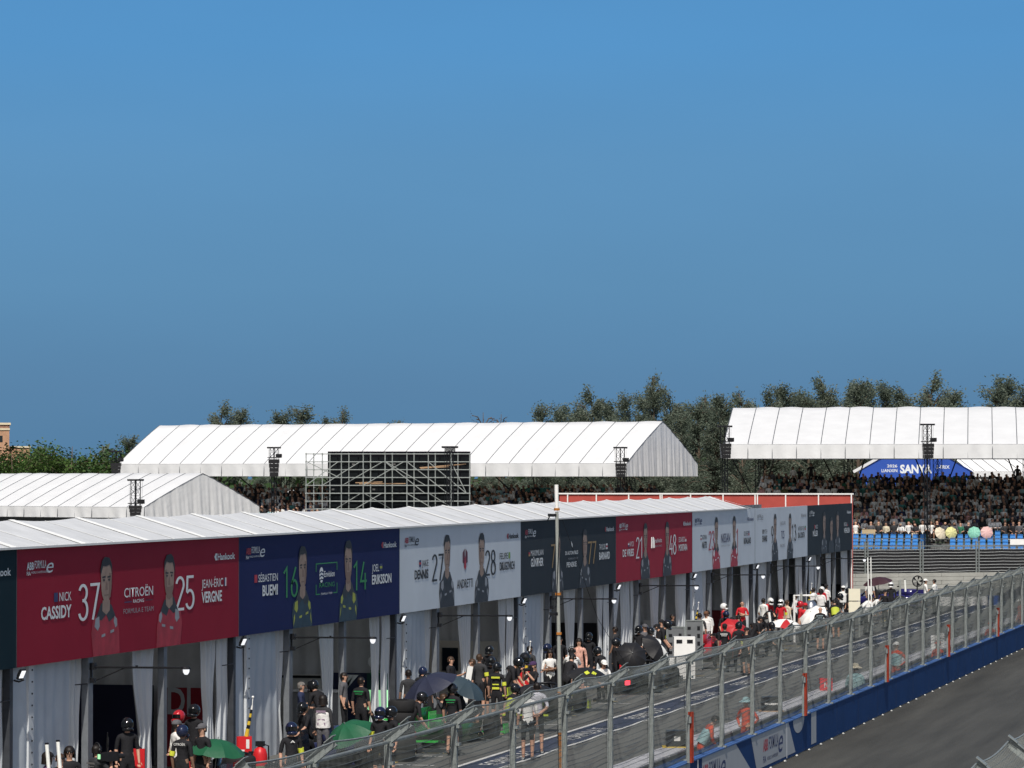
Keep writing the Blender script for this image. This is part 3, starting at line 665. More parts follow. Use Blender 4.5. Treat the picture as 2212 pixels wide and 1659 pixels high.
t = thing('white_table_cover', 'white lettered banner on the railing at the right end of the blue seats', 'banner', CF.pt(11.2, -.8, 2.3), CF.yaw)
b = MB(); b.prism([CF.pt(10.5,-.96,2.2), CF.pt(13.5,-.96,2.2), CF.pt(13.5,-.96,2.62), CF.pt(10.5,-.96,2.62)], CF.b*.03); b.build('cloth', white, t)

# ---- tent roofs of the stands
def arch(s):      # cross-section parameter 0 front eave .. .5 ridge .. 1 back eave, returns (depth fraction, height fraction)
    q = abs(1-2*s); return (s, (1-q)*(1+.12*q))
def tent_roof(name, label, fr, a0, a1, D, zv0, zv1, zr, bays, gable_right=True, gable_left=False, sag=.05, gmat=None):
    t = thing(name, label, 'tent roof', fr.pt((a0+a1)/2, D/2, zv0), fr.yaw)
    rn = random.Random(bays)
    puff = [rn.uniform(.3, 1.) for _ in range(bays+1)]
    def fn(a, s):
        k = min(int(a*bays), bays-1); u = a*bays-k
        d, h = arch(s); z = zv1+(zr-zv1)*h+sag*puff[k]*sin(pi*u)*(.3+1.2*h)*(1 if k % 3 else -.25)
        return fr.pt(a0+(a1-a0)*a, D*d, z)
    b = MB(); b.grid(fn, bays*8, 18); b.build('roof_skin', tentw, t, smooth=True)
    b = MB()
    b.grid(lambda a, s: fr.pt(a0+(a1-a0)*a, -.03+.05*sin(a*bays*2*pi)*(1-s)+.04*sin(a*bays*9.3)*(1-s), zv0+(zv1-zv0)*s), bays*8, 5)
    b.build('front_valance', tentw, t, smooth=True)
    b = MB(); b.grid(lambda a, s: fr.pt(a0+(a1-a0)*a, D+.03, zv0+(zv1-zv0)*s), 4, 2); b.build('back_valance', tentw, t)
    for g, a in ((gable_right, a1), (gable_left, a0)):
        if not g: continue
        b = MB()
        def gn(u, v, a=a):
            d, h = arch(u); zt = zv1+(zr-zv1)*h; f = (.026*sin(u*88+2.6*sin(u*9)+v)+.03*sin(u*41+2.5*v)+.012*sin(u*171+4*v))*(1-v*.75)
            return fr.pt(a+f, D*d, zv0+(zt-zv0)*v)
        b.grid(gn, 320, 10); b.build('gable_curtain', gmat or tentw, t, smooth=True)
    for k in range(bays+1):
        a = a0+(a1-a0)*k/bays
        b = MB(); b.tube([fr.pt(a, -.05, zv0+.02)]+[fr.pt(a, D*arch(q/24)[0], zv1+(zr-zv1)*arch(q/24)[1]+.012) for q in range(25)], .026, 4); b.build('seam', tentseam, t)
    b = MB(); b.tube([fr.pt(a0, -.02, zv1), fr.pt(a1, -.02, zv1)], .02, 4); b.tube([fr.pt(a0, -.02, zv0), fr.pt(a1, -.02, zv0)], .025, 4); b.build('eave_rail', mat('eave_grey', (.45,.46,.47), .5), t)
    return t
def truss(b, p, q, w_, n, m=0):
    p, q = Vector(p), Vector(q); d = q-p; s = d.normalized(); x = s.orthogonal().normalized(); y = s.cross(x)
    cs = [x*w_+y*w_, -x*w_+y*w_, -x*w_-y*w_, x*w_-y*w_]
    for c in cs: b.tube([p+c, q+c], .028, 4, m)
    for k in range(n):
        for i in range(4):
            u0, u1 = p+d*k/n, p+d*(k+1)/n
            b.tube([u0+cs[i], u1+cs[(i+1)%4]] if k % 2 else [u0+cs[(i+1)%4], u1+cs[i]], .015, 3, m); b.tube([u1+cs[i], u1+cs[(i+1)%4]], .015, 3, m)
# C
def trussed(t, fr, a0, a1, D, zb, n):
    for k in range(n):
        a = a0+(a1-a0)*(k+.12)/n
        b = MB(); truss(b, fr.pt(a, D-.6, 0), fr.pt(a, D-.6, zb+.6), .22, 16); b.tube([fr.pt(a, D-.6, zb*.55), fr.pt(a+1.8, D*.5, zb+1.0)], .05, 4); b.tube([fr.pt(a, D-.6, zb*.55), fr.pt(a-1.8, D*.4, zb+1.0)], .05, 4)
        b.build('truss_column', blackm, t)
CFr = Frame(CF.pt(0, -.4, 0), CF.yaw)
tC = tent_roof('grandstand_roof', 'white tent roof of the right-hand grandstand, cut by the right edge', CFr, -8.55, 17.5, 19.0, 7.98, 8.92, 11.55, 16, True, True, .06)
trussed(tC, CFr, -8.0, 17.5, 19, 7.98, 4)
# B
pR, pL = atD(1354, 1029, 258), atD(255, 1029, 280)
dv = Vector((pR.x-pL.x, pR.y-pL.y, 0)); LB = dv.length; BF = Frame((pL.x, pL.y, 0), atan2(dv.y, dv.x))
gs = mat('gable_fabric', (.70,.71,.73), .45, 0, .06, .7, .3, 2.)
tB = tent_roof('grandstand_roof', 'long white tent roof in the middle with a draped triangular gable', BF, 0, LB, 10.7, 6.77, 7.68, 10.66, 23, True, False, .035, gs)
trussed(tB, BF, 0, LB+1.5, 10.7, 6.77, 6)
BS = Frame(BF.pt(0, 1.0, 0), BF.yaw)
stB = stand_deck('grandstand', 'shaded grandstand under the long middle tent roof', BS, 3, LB-1, 9, 3.2)
# A
pA = atD(312, 1118, 245); AF = Frame((pA.x, pA.y, 0), YAW+radians(-40))
AFr = Frame(AF.pt(-20, 0, 0), AF.yaw)
tA = tent_roof('grandstand_roof', 'lower white tent roof at the left with a curtained gable end', AFr, 0, 20, 10.9, 4.03, 4.74, 6.97, 12, True, False, .03)
b = MB(); b.prism([AFr.pt(0,1.2,0), AFr.pt(19.6,1.2,0), AFr.pt(19.6,1.2,4.2), AFr.pt(0,1.2,4.2)], AFr.b*.1); b.build('shade_sheet', dk, tA)  # dark sheet added to stand in for the shade under this roof
# SANYA sign tent and its white wing
SF = Frame(atD(1856, 1022, 290), radians(6.2)); SF.o.z = 0
sg = mat('sign_blue', (.028,.085,.40), .5, 0, .06, 1)
sw_ = 290/FPX
t = thing('sign_tent', 'white tent with a blue lettered gable behind the right grandstand crowd', 'tent', SF.pt(4.4, 0, 0), SF.yaw)
wS = 243*sw_
b = MB(); b.prism([SF.pt(0,0,6.0), SF.pt(wS,0,6.0), SF.pt(wS,0,7.15), SF.pt(wS*.80,0,8.15), SF.pt(wS*.5,0,9.6), SF.pt(wS*.18,0,8.15), SF.pt(0,0,7.15)], SF.b*.06); b.build('gable_sign', sg, t)
b = MB(); b.add([SF.pt(-.4,-.1,7.05), SF.pt(wS*.5,-.1,9.75), SF.pt(wS*.5,9,9.75), SF.pt(-.4,9,7.05)], [(0,1,2,3)]); b.add([SF.pt(wS+.1,-.1,7.05), SF.pt(wS*.5,-.1,9.75), SF.pt(wS*.5,9,9.75), SF.pt(wS+.1,9,7.05)], [(0,1,2,3)])
b.prism([SF.pt(-.4,-.12,7.0), SF.pt(wS*.5,-.12,9.7), SF.pt(wS*.5,-.12,9.9), SF.pt(-.5,-.12,7.2)], SF.b*.1); b.build('roof_skin', tentw, t)
def SM(a, z): p = SF.pt(a, -.012, z); return Matrix(((SF.a.x,0,-SF.b.x,p.x),(SF.a.y,0,-SF.b.y,p.y),(0,1,0,p.z),(0,0,0,1)))
pxa = lambda px: (px-1856)*sw_
letters('lettering', 'SANYA', pxa(2012)-pxa(1944), .62, SM(pxa(1944), 7.02), pw, t, .04); letters('lettering', '2026', pxa(1938)-pxa(1916), .22, SM(pxa(1916), 7.45), pw, t, .015)
letters('lettering', 'LIANXIN', pxa(1938)-pxa(1904), .24, SM(pxa(1904), 7.08), pw, t, .015); letters('lettering', 'E-PRIX', pxa(2050)-pxa(2022), .26, SM(pxa(2022), 7.35), pw, t, .015)
t = thing('white_tent', 'white ridge tent partly hidden right of the blue sign gable', 'tent', SF.pt(11, 4, 0), SF.yaw)
b = MB(); b.add([SF.pt(wS*.72,3,9.0), SF.pt(wS+3.0,3,9.0), SF.pt(wS+5.2,1.5,7.15), SF.pt(wS-.2,1.5,7.15)], [(0,1,2,3)]); b.add([SF.pt(wS*.72,3,9.0), SF.pt(wS+3.0,3,9.0), SF.pt(wS+5.2,9,7.15), SF.pt(wS-.2,9,7.15)], [(0,1,2,3)]); b.build('roof_skin', tentw, t)
b = MB()
for q in range(7): b.tube([SF.pt(wS*.76+q*.85,2.95,9.02), SF.pt(wS+.1+q*.9,1.5,7.18)], .02, 4)
b.build('seam', tentseam, t)
b = MB(); b.grid(lambda u, v: SF.pt(wS-.2+5.4*u, 1.5+.03*sin(u*160), 6.4+.75*v), 120, 1); b.build('side_curtain', tentw, t)
# small white marquee glimpsed behind the middle stand
pm = atD(628, 1068, 300)
t = thing('white_marquee', 'small white marquee glimpsed between the scaffold and the left tent', 'tent', pm)
b = MB(); b.prism([pm+Vector((-3,0,-2)), pm+Vector((3,0,-2)), pm+Vector((3,0,-.3)), pm+Vector((0,0,.35)), pm+Vector((-3,0,-.3))], (0,4,0)); b.build('canvas', tentw, t)
b = MB(); b.grid(lambda u, v: tuple(pm+Vector((-3+6*u, -.03-.02*sin(u*60), -2+1.65*v))), 40, 1); b.build('side_curtain', tentw, t)

# ================================================================== truss towers with loudspeakers
def tower(px, ytop, ybox, ybot, ygr, z, label, box=True, tilt=0):
    top = atD(px, ytop, z); k = z/FPX; base = Vector((top.x, top.y, 0))
    t = thing('truss_tower', label, 'tower', base, YAW, group='black truss towers with loudspeakers')
    hz = lambda y: atD(px, y, z).z
    b = MB(); truss(b, (0,0,hz(ybot)), (0,0,hz(ytop)), .20, max(3, int((hz(ytop)-hz(ybot))/.42))); b.build('truss', blackm, t, world=False)
    b = MB(); b.box((0,0,hz(ytop)+.03), (.95,.6,.11)); b.tube([(-.4,0,hz(ytop)),(-.36,0,hz(ybox))], .008, 3); b.tube([(.4,0,hz(ytop)),(.38,0,hz(ybox))], .008, 3); b.build('head_plate', blackm, t, world=False)
    if box:
        b = MB(); h = (hz(ybox)-hz(ybot))/4; rz_ = .0
        for q in range(4): b.box((.02,-.3,hz(ybox)-h*(q+.5)), (.74-.05*q,.55,h*.94), 0, None, .04*q)
        b.build('loudspeaker', plastic_blk, t, world=False)
        b = MB(); zz = hz(ybox)+.12
        b.box((.36,-.35,zz+.12), (.42,.3,.26)); b.tube([(.36,-.5,zz+.12),(.36,-.56,zz+.12)], .1, 8); b.tube([(-.45,-.2,zz),(.5,-.2,zz)], .03, 5); b.build('spotlight', blackm, t, world=False)
    b = MB(); truss(b, (0,.1,0), (0,.1,hz(ybot)), .13, int(hz(ybot)/.5)); b.tube([(-.3,-.05,0),(-.3,-.05,hz(ybot))], .012, 4); b.build('mast', blackm, t, world=False)
tower(592, 968, 992, 1029, 1110, 258, 'black truss tower with loudspeakers left of the scaffold')
tower(1340, 968, 1001, 1031, 1060, 250, 'black truss tower in front of the middle gable')
tower(2003, 918, 958, 990, 1180, 244, 'black truss tower standing before the right grandstand crowd')
tower(1566, 922, 958, 990, 1060, 243, 'black truss tower at the left end of the right grandstand')
tower(293, 1038, 1092, 1121, 1125, 222, 'black lattice tower before the left tent gable')
tower(251, 976, 1000, 1029, 1030, 268, 'dark truss tower at the left end of the middle tent roof')
tower(972, 967, 969, 975, 1000, 214, 'truss tower whose head plate shows above the big screen', box=False)

# ================================================================== big screen and scaffold
zs = 224.; ks = zs/FPX
so_ = atD(707, 1100, zs); SFr = Frame((so_.x, so_.y, 0), YAW)
wsc = 309*ks; ztop = atD(707, 975, zs).z
t = thing('video_screen', 'back of a big black video wall seen through silver scaffolding', 'screen', SFr.pt(wsc/2, .6, 2), YAW)
b = MB(); b.prism([SFr.pt(0,.55,2.6), SFr.pt(wsc,.55,2.6), SFr.pt(wsc,.55,ztop), SFr.pt(0,.55,ztop)], SFr.b*.25); b.build('screen_frame', mat('screen_frame_black', (.004,.004,.007), .7, spec=.1), t)
cabm = mat('screen_cabinet', (.0055,.008,.010), .7, 0, .3, 2, spec=.12); nx = 14; nz_ = 7; cw = wsc/nx; ch = (ztop-.3-2.6)/nz_
for q in range(nx):
    for r_ in range(nz_):
        b = MB(); a0, z0 = q*cw+.03, 2.62+r_*ch
        b.prism([SFr.pt(a0,.53,z0), SFr.pt(a0+cw-.06,.53,z0), SFr.pt(a0+cw-.06,.53,z0+ch-.06), SFr.pt(a0,.53,z0+ch-.06)], SFr.b*-.07)
        b.prism([SFr.pt(a0+cw*.35,.455,z0+ch*.3), SFr.pt(a0+cw*.6,.455,z0+ch*.3), SFr.pt(a0+cw*.6,.455,z0+ch*.45), SFr.pt(a0+cw*.35,.455,z0+ch*.45)], SFr.b*-.05, 1 if (q*7+r_*3) % 4 == 0 else 0)
        b.build('cabinet', [cabm, mat('cabinet_badge', (.12,.12,.12), .5)], t)
t = thing('scaffold', 'silver tube scaffold holding up the back of the video wall', 'scaffold', SFr.pt(wsc/2, -.5, 0), YAW)
steel = mat('scaffold_steel', (.34,.37,.36), .5, .2, .15, 4)
sx = [(-44,-15), (0,)]
xs_ = [-44, -9, 32, 79, 126, 173, 219, 268, 308]
xs_ = [x*ks for x in xs_]
hzs = [ztop-.16-q*.475 for q in range(13) if ztop-.16-q*.475 > .2]
for lay, bb_ in ((0, -1.0), (1, .35)):
    off = 0 if lay == 0 else 14*ks
    for x in xs_:
        if lay == 1 and x+off > wsc: continue
        b = MB(); b.tube([SFr.pt(x+off, bb_, 0), SFr.pt(x+off, bb_, ztop-.1)], .03, 5)
        for h in hzs: b.tube([SFr.pt(x+off, bb_, h-.05), SFr.pt(x+off, bb_, h+.05)], .05, 5)
        b.build('standard', steel, t)
    for h in hzs:
        b = MB(); b.tube([SFr.pt(xs_[0]+off, bb_, h), SFr.pt(min(xs_[-1]+off, wsc), bb_, h)], .027, 5); b.build('ledger', steel, t)
for (a, c, h0, h1, bb_) in ((0,1,4,1,-1),(1,2,4,1,-1),(2,3,4,1,.3),(3,4,4,1,-1),(4,5,1,5,-1),(5,6,1,5,-1),(6,7,1,5,-1),(7,8,1,5,-1),(2,3,8,5,-1),(5,6,5,8,-1),(3,4,5,8,.3),(0,1,1,3,.3),(6,7,5,8,.3),(4,5,1,4,.3),(1,2,8,5,.3)):
    i0 = min(a+1, 8); i1 = min(c+1, 8); b = MB(); b.tube([SFr.pt(xs_[a], bb_, hzs[h0]), SFr.pt(xs_[i1]-.2, bb_, hzs[h1])], .026, 5); b.build('brace', steel, t)
wood = mat('plank_wood', (.42,.27,.16), .8, 0, .25, 2, .3, 12, stretch=(1,6,6))
for (x0, x1, h, tl) in ((70,170,4.03,.02),(80,150,4.12,-.03),(62,120,4.2,.05),(200,300,2.1,.22),(202,262,2.0,.1)):
    b = MB(); z0 = hzs[int(h)]+.06+(h-int(h))*.4
    b.prism([SFr.pt(x0*ks,-.9,z0), SFr.pt(x1*ks,-.9,z0+tl), SFr.pt(x1*ks,-.9,z0+tl+.05), SFr.pt(x0*ks,-.9,z0+.05)], SFr.b*.28); b.build('plank', wood, t)

# ================================================================== building at the left edge
bl = atD(-40, 1000, 335); kb = 335/FPX; BL = Frame((bl.x, bl.y, 0), YAW+radians(8))
tanw = mat('tan_stone', (.46,.27,.17), .85, 0, .2, 1.2, .3, 8); cream = mat('cream_cornice', (.66,.58,.42), .8, 0, .1, 2)
t = thing('stone_building', 'tan stone tower building with cream cornices peeping over trees at far left', 'building', BL.pt(2, 2, 0), BL.yaw)
hb = lambda y: atD(0, y, 335).z
def bbx(name, a0, a1, z0, z1, m, b0=0, b1=6, par=t):
    b = MB(); b.prism([BL.pt(a0,b0,z0), BL.pt(a1,b0,z0), BL.pt(a1,b0,z1), BL.pt(a0,b0,z1)], BL.b*(b1-b0)); return b.build(name, m, par)
A_ = lambda px: (px+40)*kb
bbx('tower_wall', A_(-60), A_(19.5), 0, hb(922), tanw); bbx('cornice', A_(-63), A_(22.5), hb(917.5), hb(913), cream, -.15, 6.2); bbx('cornice', A_(-61), A_(20.5), hb(929), hb(925), cream, -.08, 6.1)
bbx('frieze', A_(-60.5), A_(20), hb(924.9), hb(917.6), mat('brown_frieze', (.30,.17,.12), .8, 0, .3, 3), -.04, 6.05)
bbx('window', A_(-10), A_(5), hb(955), hb(941), mat('dark_window', (.02,.025,.03), .3), -.02, .1)
bbx('wing_wall', A_(19.6), A_(64), 0, hb(967), tanw, 1, 6); bbx('cornice', A_(18), A_(66), hb(967), hb(963.5), cream, .9, 6.1)

# ================================================================== trees
barkm = mat('tree_bark', (.10,.075,.055), .9, 0, .3, 3)
leaf_c = fabric('casuarina_needles', (.135,.168,.125), .4, .30, .5, 0, 10); leaf_c2 = fabric('casuarina_needles_pale', (.17,.20,.15), .4, .30, .5, 0, 10)  # needle tones lightened, distance haze put into their colour
leaf_g = fabric('broad_leaves', (.085,.15,.036), .35, .5, .7, 0, 10); leaf_g2 = mat('broad_leaves_dark', (.036,.075,.024), .7, 0, .4, .7, spec=.2); leaf_b = mat('dry_twigs', (.10,.07,.045), .9, 0, .3, 1)
def tree_meshes(seed, kind):
    rn = random.Random(seed); tr = MB(); cr = MB()
    H = 1.0     # unit height, scaled per tree
    lean = rn.uniform(-.05,.05)
    tr.tube([(0,0,0),(lean*.3,0,.3),(lean*.7,.01,.65),(lean,.0,.93)], [.022,.017,.010,.002], 6)
    nl = 46 if kind != 'bare' else 26
    for q in range(nl):
        if kind == 'broad':
            z = rn.uniform(.30,.72); a = rn.uniform(0,2*pi); L_ = rn.uniform(.18,.40)*(1.1-abs(z-.55)); rise = rn.uniform(.05,.28)
        else:
            z = rn.uniform(.14,.93)**1.0; a = rn.uniform(0,2*pi); L_ = (.03+.24*(1-z)**.8)*rn.uniform(.45,1.35); rise = rn.uniform(.05,.16)*(1.1-.5*z)
        p0 = Vector((lean*z,0,z)); p2 = p0+Vector((cos(a)*L_, sin(a)*L_, rise)); p1 = p0.lerp(p2,.5)+Vector((0,0,.03))
        if z+rise > 1.0: p2.z = 1.0+rn.uniform(-.02,.03)
        tr.tube([p0,p1,p2], [.006,.004,.0015], 4)
        npt = {'cas': 270, 'broad': 210, 'bare': 16}[kind]; cl = rn.uniform(.6,1.3)
        mi = 1 if rn.random() < .35 else 0
        for _ in range(int(npt*cl)):
            u = rn.uniform(.25,1.02); c = p0.lerp(p2, u)+Vector((rn.gauss(0,1), rn.gauss(0,1), rn.gauss(0,.8)))*(.018 if kind != 'broad' else .036)*(1.2 if u > .6 else .8)
            if kind == 'broad':
                s = rn.uniform(.008,.016); d1 = Vector((rn.gauss(0,1),rn.gauss(0,1),rn.gauss(0,.5))).normalized(); d2 = d1.orthogonal().normalized()
                cr.add([c-d1*s, c+d2*s*.6, c+d1*s, c-d2*s*.6], [(0,1,2,3)], mi)
            else:
                s = rn.uniform(.012,.024); d1 = Vector((cos(a)+rn.gauss(0,.7), sin(a)+rn.gauss(0,.7), rn.uniform(-.6,1.0))).normalized(); d2 = d1.cross(Vector((rn.gauss(0,1),rn.gauss(0,1),rn.gauss(0,1)))).normalized()
                wd = s*.20; cr.add([c, c+d1*s*.5+d2*wd, c+d1*s, c+d1*s*.5-d2*wd], [(0,1,2,3)], mi)
    ms = {'cas': [leaf_c, leaf_c2], 'broad': [leaf_g, leaf_g2], 'bare': [leaf_b, leaf_b]}[kind]
    return tr.mesh('trunk', barkm, True), cr.mesh('crown', ms)
TM = {'cas': [tree_meshes(s, 'cas') for s in (1,2,3,4,5)], 'broad': [tree_meshes(s, 'broad') for s in (11,12,13)], 'bare': [tree_meshes(21, 'bare')]}
tn = 0
def tree(px, ytop, z, wide, kind, label, group=None, zb=0.):
    global tn; tn += 1
    p = atD(px, ytop, z); h = (p.z-zb)*(.975 if kind == 'cas' else 1); tr, cr = TM[kind][tn % len(TM[kind])]
    t = thing({'cas':'casuarina_tree','broad':'leafy_tree','bare':'bare_tree'}[kind], label, 'tree', (p.x, p.y, zb), (tn*1.37) % 6.28, group)
    for me in (tr, cr): o = put(me.name, me, t); o.scale = (h*wide, h*wide, h)
CAS = [(1166,861,300),(1205,878,310),(1240,868,318),(1277,840,300),(1318,858,322),(1352,838,305),(1385,852,318),(1410,803,300),(1444,850,308),(1472,868,325),(1503,872,305),(1528,850,315),(1556,847,300),(1609,842,312),(1652,840,304),(1686,826,316),(1735,842,325),(1787,810,305),(1830,830,320),(1848,818,302),(1877,813,312),(1918,830,304),(1958,831,310),(2013,810,302),(2046,838,316),(2153,822,303),(2181,818,310),(2225,828,305),(1745,850,300),(1580,880,330)]
CAS += [(1480,880,296),(1545,890,298),(1600,900,295)]
nm_ = ['just right of the bare shrub tree','','','','','','','tallest, with a thin leaning top']
def where(px):
    if px < 1430: return 'above the middle tent roof'
    if px < 1570: return 'between the two big tent roofs'
    return 'above the right grandstand roof'
srt = sorted(CAS); rnt = random.Random(3)
for k, (px, yt, z) in enumerate(srt):
    prev = '%s of its row from the left' % ['first','second','third','fourth','fifth','sixth','seventh','eighth','ninth','tenth','eleventh','twelfth','thirteenth','fourteenth','fifteenth','sixteenth','seventeenth','eighteenth','nineteenth','twentieth','twenty-first','twenty-second','twenty-third','twenty-fourth','twenty-fifth','twenty-sixth','twenty-seventh','twenty-eighth','twenty-ninth','thirtieth','thirty-first','thirty-second','thirty-third','thirty-fourth'][k]
    lab = 'tallest casuarina, its thin top leaning above the middle gable' if px == 1410 else 'casuarina %s, %s' % (where(px), prev)
    tree(px, yt, z, rnt.uniform(.72,1.0) if px != 1410 else .62, 'cas', lab, 'casuarinas behind the grandstands')
for (px, yt, z, wd, lab) in ((480,872,330,1.0,'small wind-swept tree poking above the left part of the middle roof'),(512,878,334,.8,'low tree right beside the wind-swept tree above the middle roof'),(648,868,330,1.1,'broad tree with a leaning tip above the middle roof, left of the screen'),(612,892,332,.9,'low shrub tree left of the leaning-tip tree above the roof'),(705,896,334,.8,'ragged tree above the middle roof left of the screen frame'),(742,884,330,.8,'rightmost ragged tree of the small group above the middle roof'),(853,905,336,.8,'tiny treetop showing above the ridge over the video wall'),(272,934,315,1.0,'dark palm-like tree touching the left end of the middle roof')):
    tree(px, yt, z, wd, 'cas', lab, 'small treetops over the middle roof')
for (px, yt, z, lab) in ((1050,868,320,'bare brown twiggy tree above the middle roof'),(1078,872,322,'second bare twiggy tree, right beside the brown one')):
    tree(px, yt, z, .8, 'bare', lab)
for (px, yt, z, wd, lab) in ((-20,952,300,1.2,'leafy green tree at the left edge under the stone tower'),(25,965,296,1.1,'leafy tree covering the wing of the stone building'),(70,975,305,1.1,'leafy tree right of the cream cornice'),(110,968,300,1.1,'bushy green tree left of the tallest leafy crown'),(155,946,298,1.15,'tallest leafy green crown between building and tent'),(195,955,304,1.1,'leafy tree left of the dark truss tower'),(232,965,300,1.0,'leafy tree behind the dark truss tower'),(270,972,306,1.0,'leafy tree half hidden by the middle tent end')):
    tree(px, yt, z, wd, 'broad', lab, 'leafy trees at the left')
# the wood behind that reads as one dark mass
b = MB(); rn = random.Random(5)
def topline(px): return 1005 if px < 1120 else (955 if px < 1400 else 925)
for _ in range(26000):
    px = rn.uniform(-60, 2300); z = rn.uniform(326, 345); yt = (1000 if px < 260 else topline(px))+25*sin(px*.05)+12*sin(px*.13); y = rn.uniform(yt, 1180)
    c = atD(px, y, z); s = rn.uniform(.25,.6); d1 = Vector((rn.gauss(0,1),rn.gauss(0,.6),rn.gauss(0,1))).normalized(); d2 = d1.cross(Vector((rn.gauss(0,.4),1,rn.gauss(0,.4)))).normalized()
    b.add([c-d1*s, c+d2*s*.5, c+d1*s, c-d2*s*.5], [(0,1,2,3)], 0 if rn.random() < .6 else 1)
tag(b.build('distant_wood', [leaf_c, leaf_g2]), kind='stuff')
# shrubs showing beneath the middle roof
for k, (px, yt) in enumerate(((560,1030),(1035,1028),(1070,1026),(1110,1030),(1150,1027),(1200,1026),(1250,1028),(1290,1026),(1420,1024),(1470,1020))):
    tree(px, yt, 292+k%3*3, 1.2, 'cas', 'green shrub seen under the middle tent roof, %s from the left' % ['first','second','third','fourth','fifth','sixth','seventh','eighth','ninth','tenth'][k], 'shrubs beneath the middle roof')
# ================================================================== people
def rotx(p, c, a): 
    y, z = p[1]-c[1], p[2]-c[2]; return (p[0], c[1]+y*cos(a)-z*sin(a), c[2]+y*sin(a)+z*cos(a))
BASE = dict(pel=(0,0,.95), wai=(0,.01,1.10), che=(0,.0,1.30), up=(0,-.01,1.41), nek=(0,-.005,1.50), jaw=(0,.02,1.575), hed=(0,.005,1.655), top=(0,-.005,1.72),
            shL=(-.175,-.01,1.42), elL=(-.225,-.03,1.15), wrL=(-.235,.05,.92), haL=(-.235,.075,.85), hiL=(-.09,0,.90), knL=(-.105,.03,.50), anL=(-.11,-.02,.09), toL=(-.125,.13,.035))
for k in list(BASE):
    if k[-1] == 'L': x, y, z = BASE[k]; BASE[k[:-1]+'R'] = (-x, y, z)
RAD = dict(pel=(.155,.115), wai=(.135,.10), che=(.165,.115), up=(.13,.085), nek=.050, jaw=(.066,.072), hed=(.079,.094), top=(.05,.058), sh=.062, el=.043, wr=.029, ha=(.038,.022), hi=.088, kn=.056, an=.04, to=.042)
EDG = [('pel','wai'),('wai','che'),('che','up'),('up','nek'),('nek','jaw'),('jaw','hed'),('hed','top')]
for s in 'LR': EDG += [('up','sh'+s),('sh'+s,'el'+s),('el'+s,'wr'+s),('wr'+s,'ha'+s),('pel','hi'+s),('hi'+s,'kn'+s),('kn'+s,'an'+s),('an'+s,'to'+s)]
UP = ['wai','che','up','nek','jaw','hed','top','shL','shR','elL','elR','wrL','wrR','haL','haR']
HD = ['jaw','hed','top']
def pose(lean=0., turn=0., head=0., **kw):
    J = dict(BASE)
    for k, v in kw.items():
        if k in J: J[k] = v
    if lean:
        for k in UP: J[k] = rotx(J[k], J['pel'], -radians(lean))
    if head:
        c = J['nek']
        for k in HD: J[k] = rotx(J[k], c, -radians(head))
    if 'drop' in kw:
        for k in UP+['pel','hiL','hiR']: J[k] = (J[k][0], J[k][1]+kw.get('fwd',0), J[k][2]-kw['drop'])
    return J
